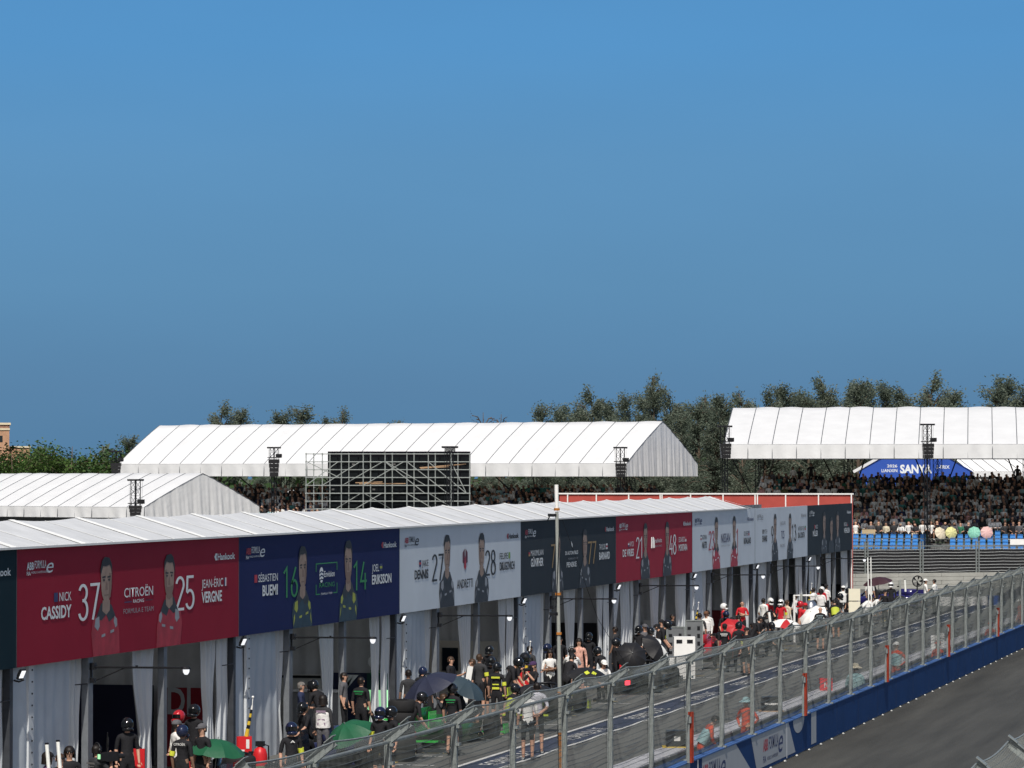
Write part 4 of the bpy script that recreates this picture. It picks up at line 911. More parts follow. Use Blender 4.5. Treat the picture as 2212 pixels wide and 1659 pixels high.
POSES = dict(
 stand=pose(), walk=pose(knL=(-.1,.2,.52), anL=(-.1,.22,.1), toL=(-.11,.37,.05), knR=(.1,-.02,.5), anR=(.1,-.28,.14), toR=(.11,-.15,.05), elL=(-.23,-.1,1.16), wrL=(-.22,-.05,.93), haL=(-.22,-.03,.86), elR=(.22,.05,1.15), wrR=(.2,.2,.98), haR=(.2,.26,.94)),
 hips=pose(elL=(-.36,-.08,1.18), wrL=(-.19,.05,1.02), haL=(-.14,.09,1.0), elR=(.36,-.08,1.18), wrR=(.19,.05,1.02), haR=(.14,.09,1.0)),
 onehip=pose(elR=(.36,-.08,1.18), wrR=(.19,.05,1.02), haR=(.14,.09,1.0)),
 folded=pose(elL=(-.25,.06,1.16), wrL=(.02,.2,1.22), haL=(.09,.2,1.25), elR=(.25,.06,1.14), wrR=(-.02,.22,1.17), haR=(-.09,.22,1.19)),
 behind=pose(elL=(-.27,-.12,1.16), wrL=(-.06,-.19,.98), haL=(.0,-.19,.95), elR=(.27,-.12,1.16), wrR=(.06,-.20,.98), haR=(.0,-.22,.95), head=-8),
 camera=pose(elL=(-.25,.16,1.24), wrL=(-.1,.3,1.48), haL=(-.06,.34,1.54), elR=(.25,.16,1.22), wrR=(.09,.28,1.46), haR=(.06,.33,1.52)),
 hold=pose(elL=(-.24,.06,1.16), wrL=(-.16,.28,1.22), haL=(-.14,.35,1.25), elR=(.22,.04,1.15), wrR=(.14,.27,1.1), haR=(.12,.34,1.1)),
 lean=pose(lean=32, elL=(-.22,.16,1.22), wrL=(-.18,.38,1.14), haL=(-.17,.45,1.12), elR=(.22,.16,1.2), wrR=(.18,.38,1.1), haR=(.17,.45,1.08), knL=(-.11,.08,.5), knR=(.11,.05,.5)),
 work=pose(lean=62, drop=.10, head=-20, elL=(-.22,.24,1.25), wrL=(-.16,.5,1.28), haL=(-.15,.57,1.28), elR=(.22,.24,1.25), wrR=(.16,.5,1.26), haR=(.15,.57,1.26), knL=(-.13,.16,.48), knR=(.13,.16,.48)),
 kneel=pose(lean=18, drop=.42, elL=(-.22,.16,1.22), wrL=(-.16,.38,1.12), haL=(-.15,.45,1.1), elR=(.22,.16,1.2), wrR=(.16,.38,1.1), haR=(.15,.45,1.08), knL=(-.13,.38,.46), anL=(-.13,.36,.08), toL=(-.14,.5,.04), knR=(.13,.12,.07), anR=(.13,-.3,.08), toR=(.13,-.4,.04)),
 crouch=pose(lean=24, drop=.52, fwd=-.12, elL=(-.24,.18,1.22), wrL=(-.14,.4,1.2), haL=(-.12,.46,1.2), elR=(.24,.18,1.22), wrR=(.14,.4,1.2), haR=(.12,.46,1.2), knL=(-.2,.3,.5), anL=(-.16,.0,.09), toL=(-.19,.13,.04), knR=(.2,.3,.5), anR=(.16,.0,.09), toR=(.19,.13,.04)),
 sit=pose(drop=.48, elL=(-.25,.02,1.15), wrL=(-.16,.24,1.08), haL=(-.12,.3,1.07), elR=(.25,.02,1.15), wrR=(.16,.24,1.08), haR=(.12,.3,1.07), knL=(-.12,.42,.47), anL=(-.12,.40,.09), toL=(-.13,.53,.04), knR=(.12,.42,.47), anR=(.12,.40,.09), toR=(.13,.53,.04)),
 sitlean=pose(drop=.48, lean=22, elL=(-.27,.2,1.2), wrL=(-.1,.36,1.22), haL=(-.05,.4,1.24), elR=(.27,.2,1.2), wrR=(.1,.36,1.22), haR=(.05,.4,1.24), knL=(-.15,.42,.47), anL=(-.13,.38,.09), toL=(-.14,.5,.04), knR=(.15,.42,.47), anR=(.13,.38,.09), toR=(.14,.5,.04)),
 sitarm=pose(drop=.48, elL=(-.3,.1,1.3), wrL=(-.2,.26,1.52), haL=(-.16,.3,1.58), elR=(.25,.02,1.15), wrR=(.16,.24,1.08), haR=(.12,.3,1.07), knL=(-.12,.42,.47), anL=(-.12,.40,.09), toL=(-.13,.53,.04), knR=(.12,.42,.47), anR=(.12,.40,.09), toR=(.13,.53,.04)),
 holdup=pose(elL=(-.25,.16,1.24), wrL=(-.18,.3,1.46), haL=(-.17,.33,1.53), elR=(.22,-.02,1.15)),
)
# slots: 0 skin 1 top 2 bottom 3 shoes 4 shin 5 forearm 6 hair 7 dark features
ZONE = {('pel','wai'):1,('wai','che'):1,('che','up'):1,('up','nek'):1,('nek','jaw'):0,('jaw','hed'):0,('hed','top'):0}
for s in 'LR': ZONE.update({('up','sh'+s):1,('sh'+s,'el'+s):1,('el'+s,'wr'+s):5,('wr'+s,'ha'+s):0,('pel','hi'+s):2,('hi'+s,'kn'+s):2,('kn'+s,'an'+s):4,('an'+s,'to'+s):3})
SLOTM = [skinl, blackm, blackm, blackm, skinl, skinl, hairm, blackm]
def body_mesh(name, J, sub=1, detail=True):
    names = list(J); idx = {n: i for i, n in enumerate(names)}
    me = bpy.data.meshes.new('rig'); me.from_pydata([J[n] for n in names], [(idx[a], idx[b]) for a, b in EDG], []); me.update()
    o = bpy.data.objects.new('rig', me); COL.objects.link(o)
    o.modifiers.new('skin', 'SKIN').use_smooth_shade = True
    if not me.skin_vertices: 
        bm = bmesh.new(); bm.from_mesh(me); bm.verts.layers.skin.verify(); bm.to_mesh(me); bm.free()
    sv = me.skin_vertices[0].data
    for n in names:
        key = n if n in RAD else n[:-1]; r = RAD[key]; sv[idx[n]].radius = r if isinstance(r, tuple) else (r, r); sv[idx[n]].use_root = (n == 'pel')
    if sub:
        m = o.modifiers.new('sub', 'SUBSURF'); m.levels = sub; m.render_levels = sub
    bpy.context.view_layer.update()
    res = bpy.data.meshes.new_from_object(o.evaluated_get(bpy.context.evaluated_depsgraph_get()))
    bpy.data.objects.remove(o); bpy.data.meshes.remove(me)
    segs = [(Vector(J[a]), Vector(J[b]), z) for (a, b), z in ZONE.items()]
    hc = Vector(J['hed']); fw = (Vector(J['jaw'])-Vector(J['nek'])); upv = (Vector(J['top'])-Vector(J['nek'])).normalized()
    fwd = Vector((0,1,0)); fwd = (fwd-upv*fwd.dot(upv)).normalized(); side = fwd.cross(upv)
    zs_ = []
    for p in res.polygons:
        c = p.center; best = 9; z = 1
        for a, b, zz in segs:
            d = b-a; t = max(0, min(1, (c-a).dot(d)/d.length_squared)); q = (a+d*t-c).length
            if q < best: best, z = q, zz
        if z == 1 and (c-Vector(J['pel'])).dot(Vector(J['wai'])-Vector(J['pel'])) < -.02: z = 2
        if z == 0 and (c-hc).length < .16:
            r_ = c-hc
            if r_.dot(upv) > .055 or (r_.dot(fwd) < .0 and r_.dot(upv) > -.03) or (r_.dot(fwd) < -.045 and r_.dot(upv) > -.07): z = 6
        zs_.append(z)
    V = [v.co.copy() for v in res.vertices]; F = [tuple(p.vertices) for p in res.polygons]
    b = MB(); b.v = [tuple(v) for v in V]; b.f = F; b.m = zs_
    if detail:
        R = Matrix(((side.x,fwd.x,upv.x,hc.x),(side.y,fwd.y,upv.y,hc.y),(side.z,fwd.z,upv.z,hc.z),(0,0,0,1)))
        b.add([(-.012,.088,-.035),(.012,.088,-.035),(0,.118,-.035),(0,.092,.015)], [(0,1,2),(0,2,3),(2,1,3)], 0, R)
        for s in (-1, 1):
            b.ball((s*.030,.083,.008), (.012,.008,.007), 6, 4, 7, R); b.ball((s*.082,-.005,-.015), (.012,.02,.032), 6, 4, 0, R)
            b.box((s*.030,.088,.026), (.03,.008,.006), 6, R)
        b.box((0,.088,-.062), (.036,.008,.008), 7, R)
        for s in 'LR':
            h, w_ = Vector(J['ha'+s]), Vector(J['wr'+s]); d = (h-w_).normalized(); sx_ = d.cross(Vector((0,0,1)) if abs(d.z) < .8 else Vector((0,1,0))).normalized(); n_ = sx_.cross(d)
            for q, ln in enumerate((.055,.066,.07,.064,.05)):
                p0 = h+sx_*((q-2)*.016)+d*.01
                if q == 0: p0 = h-sx_*.034-d*.03; b.tube([p0, p0-sx_*.02+d*.03, p0-sx_*.018+d*.058+n_*.012], [.010,.009,.006], 5, 0)
                else: b.tube([p0, p0+d*ln*.55, p0+d*ln*.85+n_*.022, p0+d*ln*.8+n_*.04], [.010,.009,.008,.006], 5, 0)
    out = b.mesh('body', SLOTM, True); bpy.data.meshes.remove(res); return out
BODY = {}; JT = {}; TOPZ = {}
for k, J in POSES.items():
    BODY[k] = body_mesh('body', J, 1 if not k.startswith('sit') else 0, not k.startswith('sit')); JT[k] = J; TOPZ[k] = max(v.co.z for v in BODY[k].vertices)
BODY['sitfull'] = body_mesh('body', POSES['sit'], 1); JT['sitfull'] = POSES['sit']; TOPZ['sitfull'] = TOPZ['sit']

def cloth(n, c, r=.85, **k): return mat('cloth_'+n, c, r, 0, .18, 6, .3, 18, **k)
C = dict(blk=cloth('black', (.014,.014,.017)), gry=cloth('grey', (.10,.10,.11)), dgy=cloth('dark_grey', (.035,.036,.04)), wht=cloth('white', (.72,.72,.70)), red=cloth('red', (.50,.016,.025)), nvy=cloth('navy', (.02,.028,.07)), bei=cloth('beige', (.55,.47,.36)), cor=mat('cloth_coral', (.60,.33,.26), .85, 0, .55, 9, .3, 18),
         ora=cloth('orange', (.60,.075,.03)), lbl=cloth('light_blue', (.28,.44,.46)), stp=cloth('pale_stripe', (.50,.50,.56)), grn=cloth('green', (.04,.16,.10)), yel=cloth('yellow', (.60,.62,.08)), brn=cloth('brown', (.14,.07,.04)), olv=cloth('olive', (.10,.11,.05)), pur=cloth('purple', (.06,.03,.09)), cre=cloth('cream', (.62,.56,.42)), tan=cloth('tan', (.30,.22,.15)), pnk=cloth('pink', (.55,.30,.30)), teal=cloth('teal', (.06,.20,.18)))
helm = {n: mat('helmet_'+n, c, .12, .15, .1, 4, coat=.6) for n, c in dict(blk=(.010,.011,.013), nvy=(.012,.018,.05), wht=(.80,.80,.78), red=(.45,.02,.03)).items()}
visor = mat('visor', (.006,.007,.008), .08, 0, 0, coat=.8)
EXTRA = {}
def extra(kind, m):
    key = (kind, m.name)
    if key in EXTRA: return EXTRA[key]
    b = MB()
    if kind == 'helmet':
        b.ball((0,-.005,.01), (.128,.150,.140), 16, 10, 0, None, 0, .78); b.tube([(-.09,.05,-.095),(-.075,.115,-.085),(0,.148,-.08),(.075,.115,-.085),(.09,.05,-.095)], [.03,.036,.04,.036,.03], 8, 0)
        b.grid(lambda u, v: (.131*sin(-1.15+2.3*u), -.005+.153*cos(-1.15+2.3*u), .055-.085*v), 12, 2, 1)
        b.ball((0,-.14,.0), (.03,.02,.02), 6, 4, 1)
    elif kind == 'cap':
        b.ball((0,-.005,.035), (.098,.112,.085), 14, 8, 0, None, 0, .55); b.grid(lambda u, v: (.085*sin(-1.3+2.6*u), .06+(.04+.085*v)*cos(-1.3+2.6*u)*1.0, .032-.012*v), 8, 2, 0)
    elif kind == 'hat':
        b.ball((0,-.005,.03), (.10,.11,.085), 14, 8, 0, None, 0, .55); b.lathe([(.09,.03),(.15,.005),(.19,-.02)], 16, (0,0,0), 0)
    elif kind == 'long':
        b.ball((0,-.012,.02), (.10,.112,.10), 14, 8, 0, None, 0, .5)
        b.grid(lambda u, v: ((.10+.03*v)*sin(.9+4.48*u)*(1+.08*sin(17*u)), -.02+(.095+.02*v)*cos(.9+4.48*u), .03-.30*v), 20, 6, 0)
    elif kind == 'bob':
        b.ball((0,-.012,.02), (.106,.118,.105), 14, 8, 0, None, 0, .5)
        b.grid(lambda u, v: ((.106+.012*v)*sin(.95+4.38*u)*(1+.06*sin(15*u)), -.015+(.108+.01*v)*cos(.95+4.38*u), .03-.15*v), 20, 5, 0)
    elif kind == 'phones':
        for s in (-1, 1): b.ball((s*.095,0,-.01), (.03,.04,.045), 8, 6, 0)
        b.tube([(.105*cos(a), 0, .01+.12*sin(a)) for a in [pi*k/10 for k in range(11)]], .014, 5)
    elif kind == 'shades':
        for s in (-1, 1): b.box((s*.034,.095,.006), (.054,.014,.034)); b.box((s*.08,.04,.012), (.008,.1,.01))
    elif kind == 'bun':
        b.ball((0,-.10,.05), (.045,.045,.045), 8, 6); b.ball((0,-.012,.025), (.098,.108,.095), 14, 8, 0, None, 0, .5)
    elif kind == 'short':
        b.ball((0,-.008,.010), (.0875,.104,.088), 14, 8, 0, None, 0, .47); b.grid(lambda u, v: (.0875*sin(1.25+3.78*u), -.008+.104*cos(1.25+3.78*u)*(1-.06*v), .02-.085*v), 14, 3, 0)
    me = b.mesh(kind, [m, visor] if kind == 'helmet' else m, True); EXTRA[key] = me; return me
NAMES = dict(short='hair', helmet='helmet', cap='cap', hat='sun_hat', long='hair', bob='hair', phones='headphones', shades='sunglasses', bun='hair')
def torso_strip(J, z0, z1, r, m_, fwd=1):
    pass
band_y = mat('armband_yellow', (.62,.66,.06), .6); printw = mat('shirt_print_white', (.7,.7,.68), .6)
def person(px, py, label, ps='stand', rot=0., top='blk', bot='blk', shin=None, arm=None, skin=skinl, hair=hairm, head=(), h=None, scale=1., group=None, band=None, back=None, front=None, zg=0., vest=None, loc=None, shoes='blk', backm=None):
    J = JT[ps]; has_h = any(k == 'helmet' for k, _ in head); tz = (TOPZ[ps]+(.05 if has_h else .02))*scale+zg
    p = Vector(loc) if loc is not None else atZ(px, py, tz); p.z = zg
    t = thing('person', label, 'person', p, radians(rot), group); t.scale = (scale,)*3
    o = put('body', BODY[ps], t)
    bm = C[bot]
    override(o, {0: skin, 1: C[top], 2: bm, 3: C[shoes], 4: C[shin] if shin else skin, 5: C[arm] if arm else skin, 6: hair})
    hc = Vector(J['hed']); upv = (Vector(J['top'])-Vector(J['nek'])).normalized(); tilt = atan2(upv.y, upv.z)
    if hair is not skinl and not any(k in ('helmet','long','bob','bun') for k, _ in head): head = list(head)+[('short', hair)]
    for kind, m in head:
        m = m if not isinstance(m, str) else (helm[m] if kind == 'helmet' else C[m])
        e = put(NAMES[kind], extra(kind, m), t); e.location = hc; e.rotation_euler.x = -tilt*.8
    ch, up = Vector(J['che']), Vector(J['up']); td = (up-ch).normalized(); fy = Vector((0,1,0)); fy = (fy-td*fy.dot(td)).normalized(); sx_ = fy.cross(td)
    if band:
        for s in band:
            a, b_ = Vector(J['sh'+s]), Vector(J['el'+s]); q = MB(); q.tube([a.lerp(b_,.62), a.lerp(b_,.98)], [.066,.06], 10); q.build('armband', band_y, t, world=False)
    def panel(txt, sgn, m, w_=.26, hh=.05, up_=.09, out=.135):
        if txt in ('BAR', 'BLOCK'):       # print too small to read
            rx = sx_*(-1 if sgn > 0 else 1); n_ = fy*sgn; c = ch+td*up_+fy*(out*sgn); q = MB()
            for (w2, z0, z1) in (((.13,0,.035),(.10,-.055,-.035)) if txt == 'BAR' else ((.12,-.02,.03),(.09,-.2,-.17),(.10,-.32,-.26))): q.prism([c-rx*w2+td*z0, c+rx*w2+td*z0, c+rx*w2+td*z1, c-rx*w2+td*z1], n_*.004)
            q.build('shirt_print', m, t, world=False); return
        c = ch+td*up_+fy*(out*sgn)-sx_*(w_/2)*(1 if sgn > 0 else -1)*(-1)
        rx = sx_*(-1 if sgn > 0 else 1)
        c = ch+td*up_+fy*(out*sgn)-rx*(w_/2); n_ = fy*sgn
        M = Matrix(((rx.x,td.x,n_.x,c.x),(rx.y,td.y,n_.y,c.y),(rx.z,td.z,n_.z,c.z),(0,0,0,1)))
        letters('lettering', txt, w_, hh, M, m, t, .015, world=False)
    if back: panel(back, -1, backm or printw)
    if front: panel(front, 1, printw, .10, .05, .06)
    if vest:
        q = MB()
        def vf(u, v):
            a = 2*pi*u; c = Vector(J['pel']).lerp(ch, v*1.35+.15) if v < .63 else ch.lerp(up, (v-.63)/.37*.95)
            rx_, ry_ = (.182, .132) if v < .75 else (.182-.06*(v-.75)*4, .132-.045*(v-.75)*4)
            return tuple(c+sx_*rx_*sin(a)*(1+.02*sin(5*a+v*9))+fy*ry_*cos(a))
        q.grid(vf, 20, 8); q.build('vest', vest, t, world=False, smooth=True)
    return t
vestw = mat('white_printed_vest', (.70,.69,.68), .75, 0, .06, 8, .4, 14)
def vestprint(t, rows=((-.05,.16,'PRESS'),)):
    pass
# ---- who stands where: pixel of the head top, pose, heading (0 looks away down the lane, 90 looks at the garages, 180 looks back)
person(103.8, 1627.6, 'person in dark cap and purple top at the bottom left edge, turned right', 'stand', -60, 'pur', 'blk', 'blk', 'pur', head=[('cap','blk'),('bob',hairm)])
person(130, 1629, 'person with swept brown hair and sunglasses at the bottom left between two dark heads', 'stand', -150, 'blk', 'blk', 'blk', 'blk', hair=brownhair, head=[('shades',visor)])
person(150, 1615.7, 'person with wavy dark hair and sunglasses, rightmost of three at the bottom left', 'stand', -160, 'blk', 'blk', 'blk', 'blk', hair=hairm, head=[('bob',hairm),('shades',visor)])
cm_ = person(209, 1610, 'camera operator seen from behind in grey-black shirt and headphones at bottom left', 'camera', -35, 'dgy', 'blk', 'blk', None, hair=hairm, head=[('phones',plastic_blk)], back='BAR', backm=mat('faint_print', (.16,.15,.15), .7))
person(275, 1554, 'person in dark helmet with a red case in the garage left of the curtain', 'stand', -150, 'blk', 'blk', 'blk', None, head=[('helmet','blk')], scale=1.03)
person(419.4, 1524.6, 'tall crew member in black helmet before the red garage wall', 'onehip', 165, 'blk', 'blk', 'blk', None, head=[('helmet','blk')], scale=1.04)
person(386.4, 1537, 'crew member in red helmet half hidden inside the garage', 'stand', 150, 'blk', 'blk', 'blk', None, head=[('helmet','red')])
person(381.5, 1558, 'person in grey cap and white shirt facing into the garage', 'stand', -50, 'wht', 'blk', 'blk', 'wht', head=[('cap','gry')])
person(394, 1569, 'crew member in glossy dark blue helmet seen from behind, white lettering across the back', 'stand', -8, 'blk', 'blk', 'blk', None, skind, head=[('helmet','nvy')], band='L', back='CITROËN')
person(629.3, 1563, 'crew member in glossy blue-black helmet with yellow armband before the grey tarpaulin', 'stand', -150, 'blk', 'blk', None, None, head=[('helmet','nvy')], band='L', front='A', scale=1.0)
person(651, 1474, 'grey-haired person in dark shirt standing inside the garage with white wall', 'hold', -80, 'nvy', 'blk', None, None, hair=greyhair)
person(700, 1472, 'crew member in black helmet leaning over the white counter in the garage', 'lean', 60, 'blk', 'blk', None, None, head=[('helmet','blk')], scale=1.08)
p_ = person(698, 1504, 'photographer with shaggy dark hair in white vest left of the tilted green umbrella', 'stand', -5, 'dgy', 'gry', 'gry', 'dgy', head=[('bob',hairm)], vest=vestw, back='BLOCK', backm=mat('vest_print', (.30,.22,.30), .7))
person(743, 1453.6, 'person in pink-grey top mostly hidden behind the gathered curtain', 'stand', -90, 'gry', 'blk', 'blk', None)
person(780, 1463.4, 'person in black shirt and shorts with green back print before the striped garage wall', 'stand', -10, 'blk', 'blk', None, None, back='BAR', backm=pg, scale=1.03)
person(821.4, 1530, 'crew member in blue helmet and black shirt right of the tilted green umbrella', 'stand', 175, 'blk', 'blk', None, None, head=[('helmet','nvy')], band='R')
person(845, 1528.6, 'crew member in black helmet with green shoulder stripe beside the blue helmet', 'stand', 140, 'blk', 'blk', None, None, head=[('helmet','blk')], back='BAR', backm=pg)
person(925.3, 1455.6, 'crew member in black helmet under the navy umbrella', 'hold', -30, 'blk', 'blk', None, None, head=[('helmet','blk')])
person(973.7, 1419, 'short-haired person in black shirt inside the garage beside the dark screen', 'hold', -100, 'blk', 'blk', None, None, hair=brownhair)
person(1035.4, 1413.6, 'person in plain charcoal shirt seen from behind, hands at sides, among black helmets', 'stand', -5, 'dgy', 'blk', None, None, hair=brownhair, band='R', scale=1.06)
person(1057, 1396.7, 'crew member in black helmet standing deep in the garage doorway', 'stand', 175, 'blk', 'blk', None, None, head=[('helmet','blk')])
person(1061, 1420.6, 'crew member in black helmet facing out right beside the charcoal shirt', 'stand', 180, 'blk', 'blk', None, None, head=[('helmet','blk')], scale=.98)
person(1073, 1433, 'crew member with a yellow patch printed on a black back', 'stand', 0, 'blk', 'blk', None, None, head=[('helmet','blk')], band='R', back='BLOCK', backm=band_y)
person(1089.4, 1422, 'crew member in black helmet bending to the equipment trolley, left of two', 'lean', -80, 'blk', 'blk', None, None, head=[('helmet','blk')], scale=1.06)
person(1104.8, 1411.5, 'crew member in black helmet with both hands on the equipment trolley', 'lean', -95, 'blk', 'blk', None, None, head=[('helmet','blk')], scale=1.10)
person(959, 1481, 'crew member bending under the navy umbrella over the green car', 'work', -20, 'blk', 'blk', None, None, hair=brownhair, head=[('cap','blk')])
person(977, 1479, 'crew member with green lettered back and bare legs at the green-winged car', 'stand', -5, 'blk', 'blk', None, None, head=[('helmet','blk')], back='BAR', backm=pg)
person(1027, 1497, 'crew member crouching with bare knees under the pale lit panel', 'crouch', 165, 'blk', 'blk', None, None, head=[('cap','blk')])
person(1151.8, 1431, 'photographer in purple cap and black shirt aiming a camera before the tarpaulin', 'camera', 140, 'blk', 'blk', 'blk', None, head=[('cap','pur')], skin=skinl)
person(1188.4, 1404.4, 'person with long black hair in a white top, arms folded, left of the tall mast', 'folded', 200, 'wht', 'blk', 'blk', None, skind, head=[('long',hairm)])
person(1235.4, 1400, 'photographer in white vest and black headphones seen from behind right of the mast', 'camera', 10, 'wht', 'blk', 'blk', 'wht', head=[('phones',plastic_blk)], vest=vestw)
person(1250.8, 1380.6, 'person with long hair in a coral patterned shirt beside the white vest', 'stand', 190, 'cor', 'cor', 'cor', 'cor', head=[('long',hairm)], scale=1.02)
person(1271.8, 1368, 'crew member in helmet in the dark doorway behind the coral shirt', 'stand', 180, 'blk', 'blk', 'blk', 'blk', head=[('helmet','blk')])
person(1209, 1376, 'person in black in the shade behind the mast', 'stand', 200, 'blk', 'blk', 'blk', None)
person(1330.7, 1380.6, 'crew member in black helmet holding the big open black umbrella', 'hold', -60, 'blk', 'blk', 'blk', 'blk', head=[('helmet','blk')], band='R')
person(1160.4, 1474.5, 'person in pale striped shirt with hands clasped behind the back, seen through the fence', 'behind', 8, 'stp', 'blk', None, None, head=[('shades',visor)], shoes='wht', scale=1.03)
person(1140, 1489, 'person in white patterned shirt and black shorts left of the striped shirt', 'stand', 20, 'wht', 'blk', None, None, shoes='wht', skin=skinl)
person(1393, 1350, 'person in grey cap and white sleeves behind the black umbrella', 'stand', -140, 'gry', 'blk', 'blk', 'wht', head=[('cap','gry')])
person(1405.6, 1357, 'crew member in dark helmet with lettered black back between two open umbrellas', 'stand', 5, 'blk', 'blk', 'blk', 'blk', head=[('helmet','blk')], back='BAR')
person(1416.2, 1341.7, 'crew member in black helmet with yellow armband reaching right over the black umbrella', 'lean', -80, 'blk', 'blk', 'blk', None, head=[('helmet','blk')], band='L', scale=1.1)
person(1428.8, 1340, 'person in black cap beside the grey post', 'stand', -120, 'blk', 'blk', 'blk', None, head=[('cap','blk')])
person(1452.6, 1327, 'dark-haired person in black shirt standing sideways before the pale garage wall', 'stand', -95, 'blk', 'blk', 'blk', None, skind)
person(1511.5, 1325, 'dark-haired person in grey-black shirt left of the white printed vest', 'stand', 20, 'dgy', 'blk', 'blk', None)
person(1525.5, 1322, 'photographer in white printed vest and brown cap with dark trousers', 'stand', 170, 'wht', 'blk', 'blk', 'wht', head=[('cap','brn')], vest=vestw, front=None)
person(1563.4, 1304.6, 'crew member in white helmet and red shirt looking right, left of the bald figure', 'stand', -70, 'red', 'blk', 'blk', None, head=[('helmet','wht')])
person(1603.4, 1299, 'bald person in red shirt with arms folded by the white garage panel', 'folded', 190, 'red', 'blk', 'blk', None, hair=skinl)
person(1581, 1335, 'crew member in dark cap behind the red umbrella', 'stand', 0, 'blk', 'blk', 'blk', None, head=[('cap','blk')])
person(1565.5, 1349, 'crew member with white lettered black back left of the red umbrella', 'stand', 0, 'blk', 'blk', 'blk', None, head=[('cap','blk')], back='BAR', scale=.97)
person(1612.5, 1357, 'crew member in black with a yellow armband right of the red umbrella', 'stand', 150, 'blk', 'blk', None, None, head=[('cap','blk')], band='R', scale=.95)
person(1622, 1333, 'crew member in black leaning by the round black fan', 'lean', -70, 'blk', 'blk', None, None, head=[('cap','blk')])
person(1645.7, 1331, 'person in grey cap and black shirt right of the white light stick', 'kneel', 160, 'blk', 'blk', 'blk', None, head=[('cap','gry')])
person(1687, 1296, 'crew member in white helmet and red shirt with white trim behind the white umbrella', 'stand', 170, 'red', 'blk', 'blk', None, head=[('helmet','wht')], band='L')
person(1700.4, 1296.7, 'photographer in cream vest turned away beside the white helmet', 'stand', -40, 'bei', 'blk', 'blk', 'wht', hair=brownhair, vest=mat('cream_vest', (.58,.54,.44), .8, 0, .1, 8))
person(1718, 1285.5, 'person in white shirt and dark trousers standing sideways left of the pale pole', 'hold', 80, 'wht', 'blk', 'blk', None, hair=brownhair)
person(1739.6, 1304, 'crew member in red shirt beside the silver dome', 'stand', -160, 'red', 'blk', 'blk', None, head=[('cap','red')])
person(1773.3, 1273, 'photographer with black bob hair in white printed vest right of the silver dome', 'stand', -10, 'wht', 'blk', 'blk', 'blk', head=[('bob',hairm)], vest=vestw)
person(1784.5, 1263, 'person in black cap and white vest beside the black bob hair', 'stand', -20, 'wht', 'blk', 'blk', 'blk', head=[('cap','blk')], vest=vestw)
person(1821.7, 1266.6, 'person in white cap and white vest left of the two cream panels', 'stand', 10, 'wht', 'blk', 'blk', 'wht', head=[('cap','wht')], vest=vestw)
person(1772, 1311, 'balding crew member in black shirt with a round back print above the fence', 'stand', 0, 'blk', 'blk', None, None, hair=skinl, back='BAR', backm=mat('pale_teal_print', (.25,.33,.36), .7), scale=1.0)
person(1999.2, 1251.7, 'person in white cap and white top before the far concrete wall, left of a pair', 'hold', -70, 'wht', 'blk', 'blk', None, head=[('cap','wht')])
person(2018.3, 1251.7, 'dark-haired person in white shirt facing the white cap before the far wall', 'stand', 70, 'wht', 'blk', 'blk', None)
person(1924.8, 1259, 'person in black overalls and white helmet right of the maroon umbrella', 'stand', 180, 'blk', 'blk', 'blk', 'blk', head=[('helmet','wht')])
person(1878, 1287, 'person in white bending by the purple car under the two tall poles', 'work', -100, 'wht', 'wht', 'wht', 'wht', head=[('cap','blk')])
person(1868, 1290, 'second person in white crouched left of the purple car', 'lean', -60, 'wht', 'blk', 'blk', 'wht')
# more of the crew packed along the garage fronts
person(437, 1566, 'crew member in dark cap half hidden behind the gathered curtain before the red wall', 'stand', 150, 'blk', 'blk', 'blk', None, head=[('cap','gry')])
person(880, 1497, 'crew member in black helmet kneeling by the red post and tyre stack', 'lean', -60, 'blk', 'blk', None, None, head=[('helmet','blk')])
person(941, 1500, 'crew member in grey shirt kneeling left of the green-lettered back', 'kneel', -60, 'dgy', 'blk', None, None, hair=brownhair)
person(998, 1467, 'crew member with brown hair stooping behind the smoky umbrella', 'lean', 60, 'blk', 'blk', None, None, hair=brownhair)
person(1020, 1424, 'brown-haired crew member half hidden behind the white light panel', 'stand', 100, 'blk', 'blk', None, None, hair=brownhair)
person(1118, 1440, 'crew member in black crouched behind the equipment trolley', 'kneel', 100, 'blk', 'blk', 'blk', None, head=[('cap','blk')])
person(1101, 1480, 'crew member in black with fluorescent bib kneeling left of the striped shirt', 'kneel', -30, 'blk', 'blk', None, None, head=[('helmet','blk')], vest=mat('fluorescent_bib', (.42,.48,.05), .7))
person(1222, 1415, 'person in black crouching at the foot of the mast', 'lean', -20, 'blk', 'blk', 'blk', None, head=[('cap','blk')])
person(1300, 1427, 'crew member in white and black kneeling right of the yellow-patched umbrella', 'kneel', -150, 'wht', 'blk', 'blk', None, head=[('cap','wht')])
person(1310, 1400, 'crew member in black bending left of the big black umbrella', 'lean', 60, 'blk', 'blk', 'blk', None, head=[('helmet','blk')])
person(1380, 1353, 'crew member in black helmet behind the two black umbrellas', 'stand', 170, 'blk', 'blk', 'blk', None, head=[('helmet','blk')])
person(1441, 1350, 'crew member in black stooping behind the grey framed board', 'lean', 90, 'blk', 'blk', 'blk', None, head=[('cap','blk')])
person(1540, 1368, 'crew member kneeling at the red car in black overalls', 'kneel', -80, 'blk', 'blk', 'blk', 'blk', head=[('helmet','blk')])
person(1596, 1345, 'crew member in black standing just right of the red umbrella top', 'stand', 20, 'blk', 'blk', 'blk', None, head=[('helmet','blk')])
person(1632, 1347, 'crew member in black kneeling under the round black fan', 'kneel', 40, 'blk', 'blk', 'blk', None, skind, head=[('cap','blk')])
person(1657, 1345, 'crew member in dark overalls crouched between fan and white umbrella', 'kneel', -120, 'blk', 'blk', 'blk', 'blk', head=[('helmet','blk')])
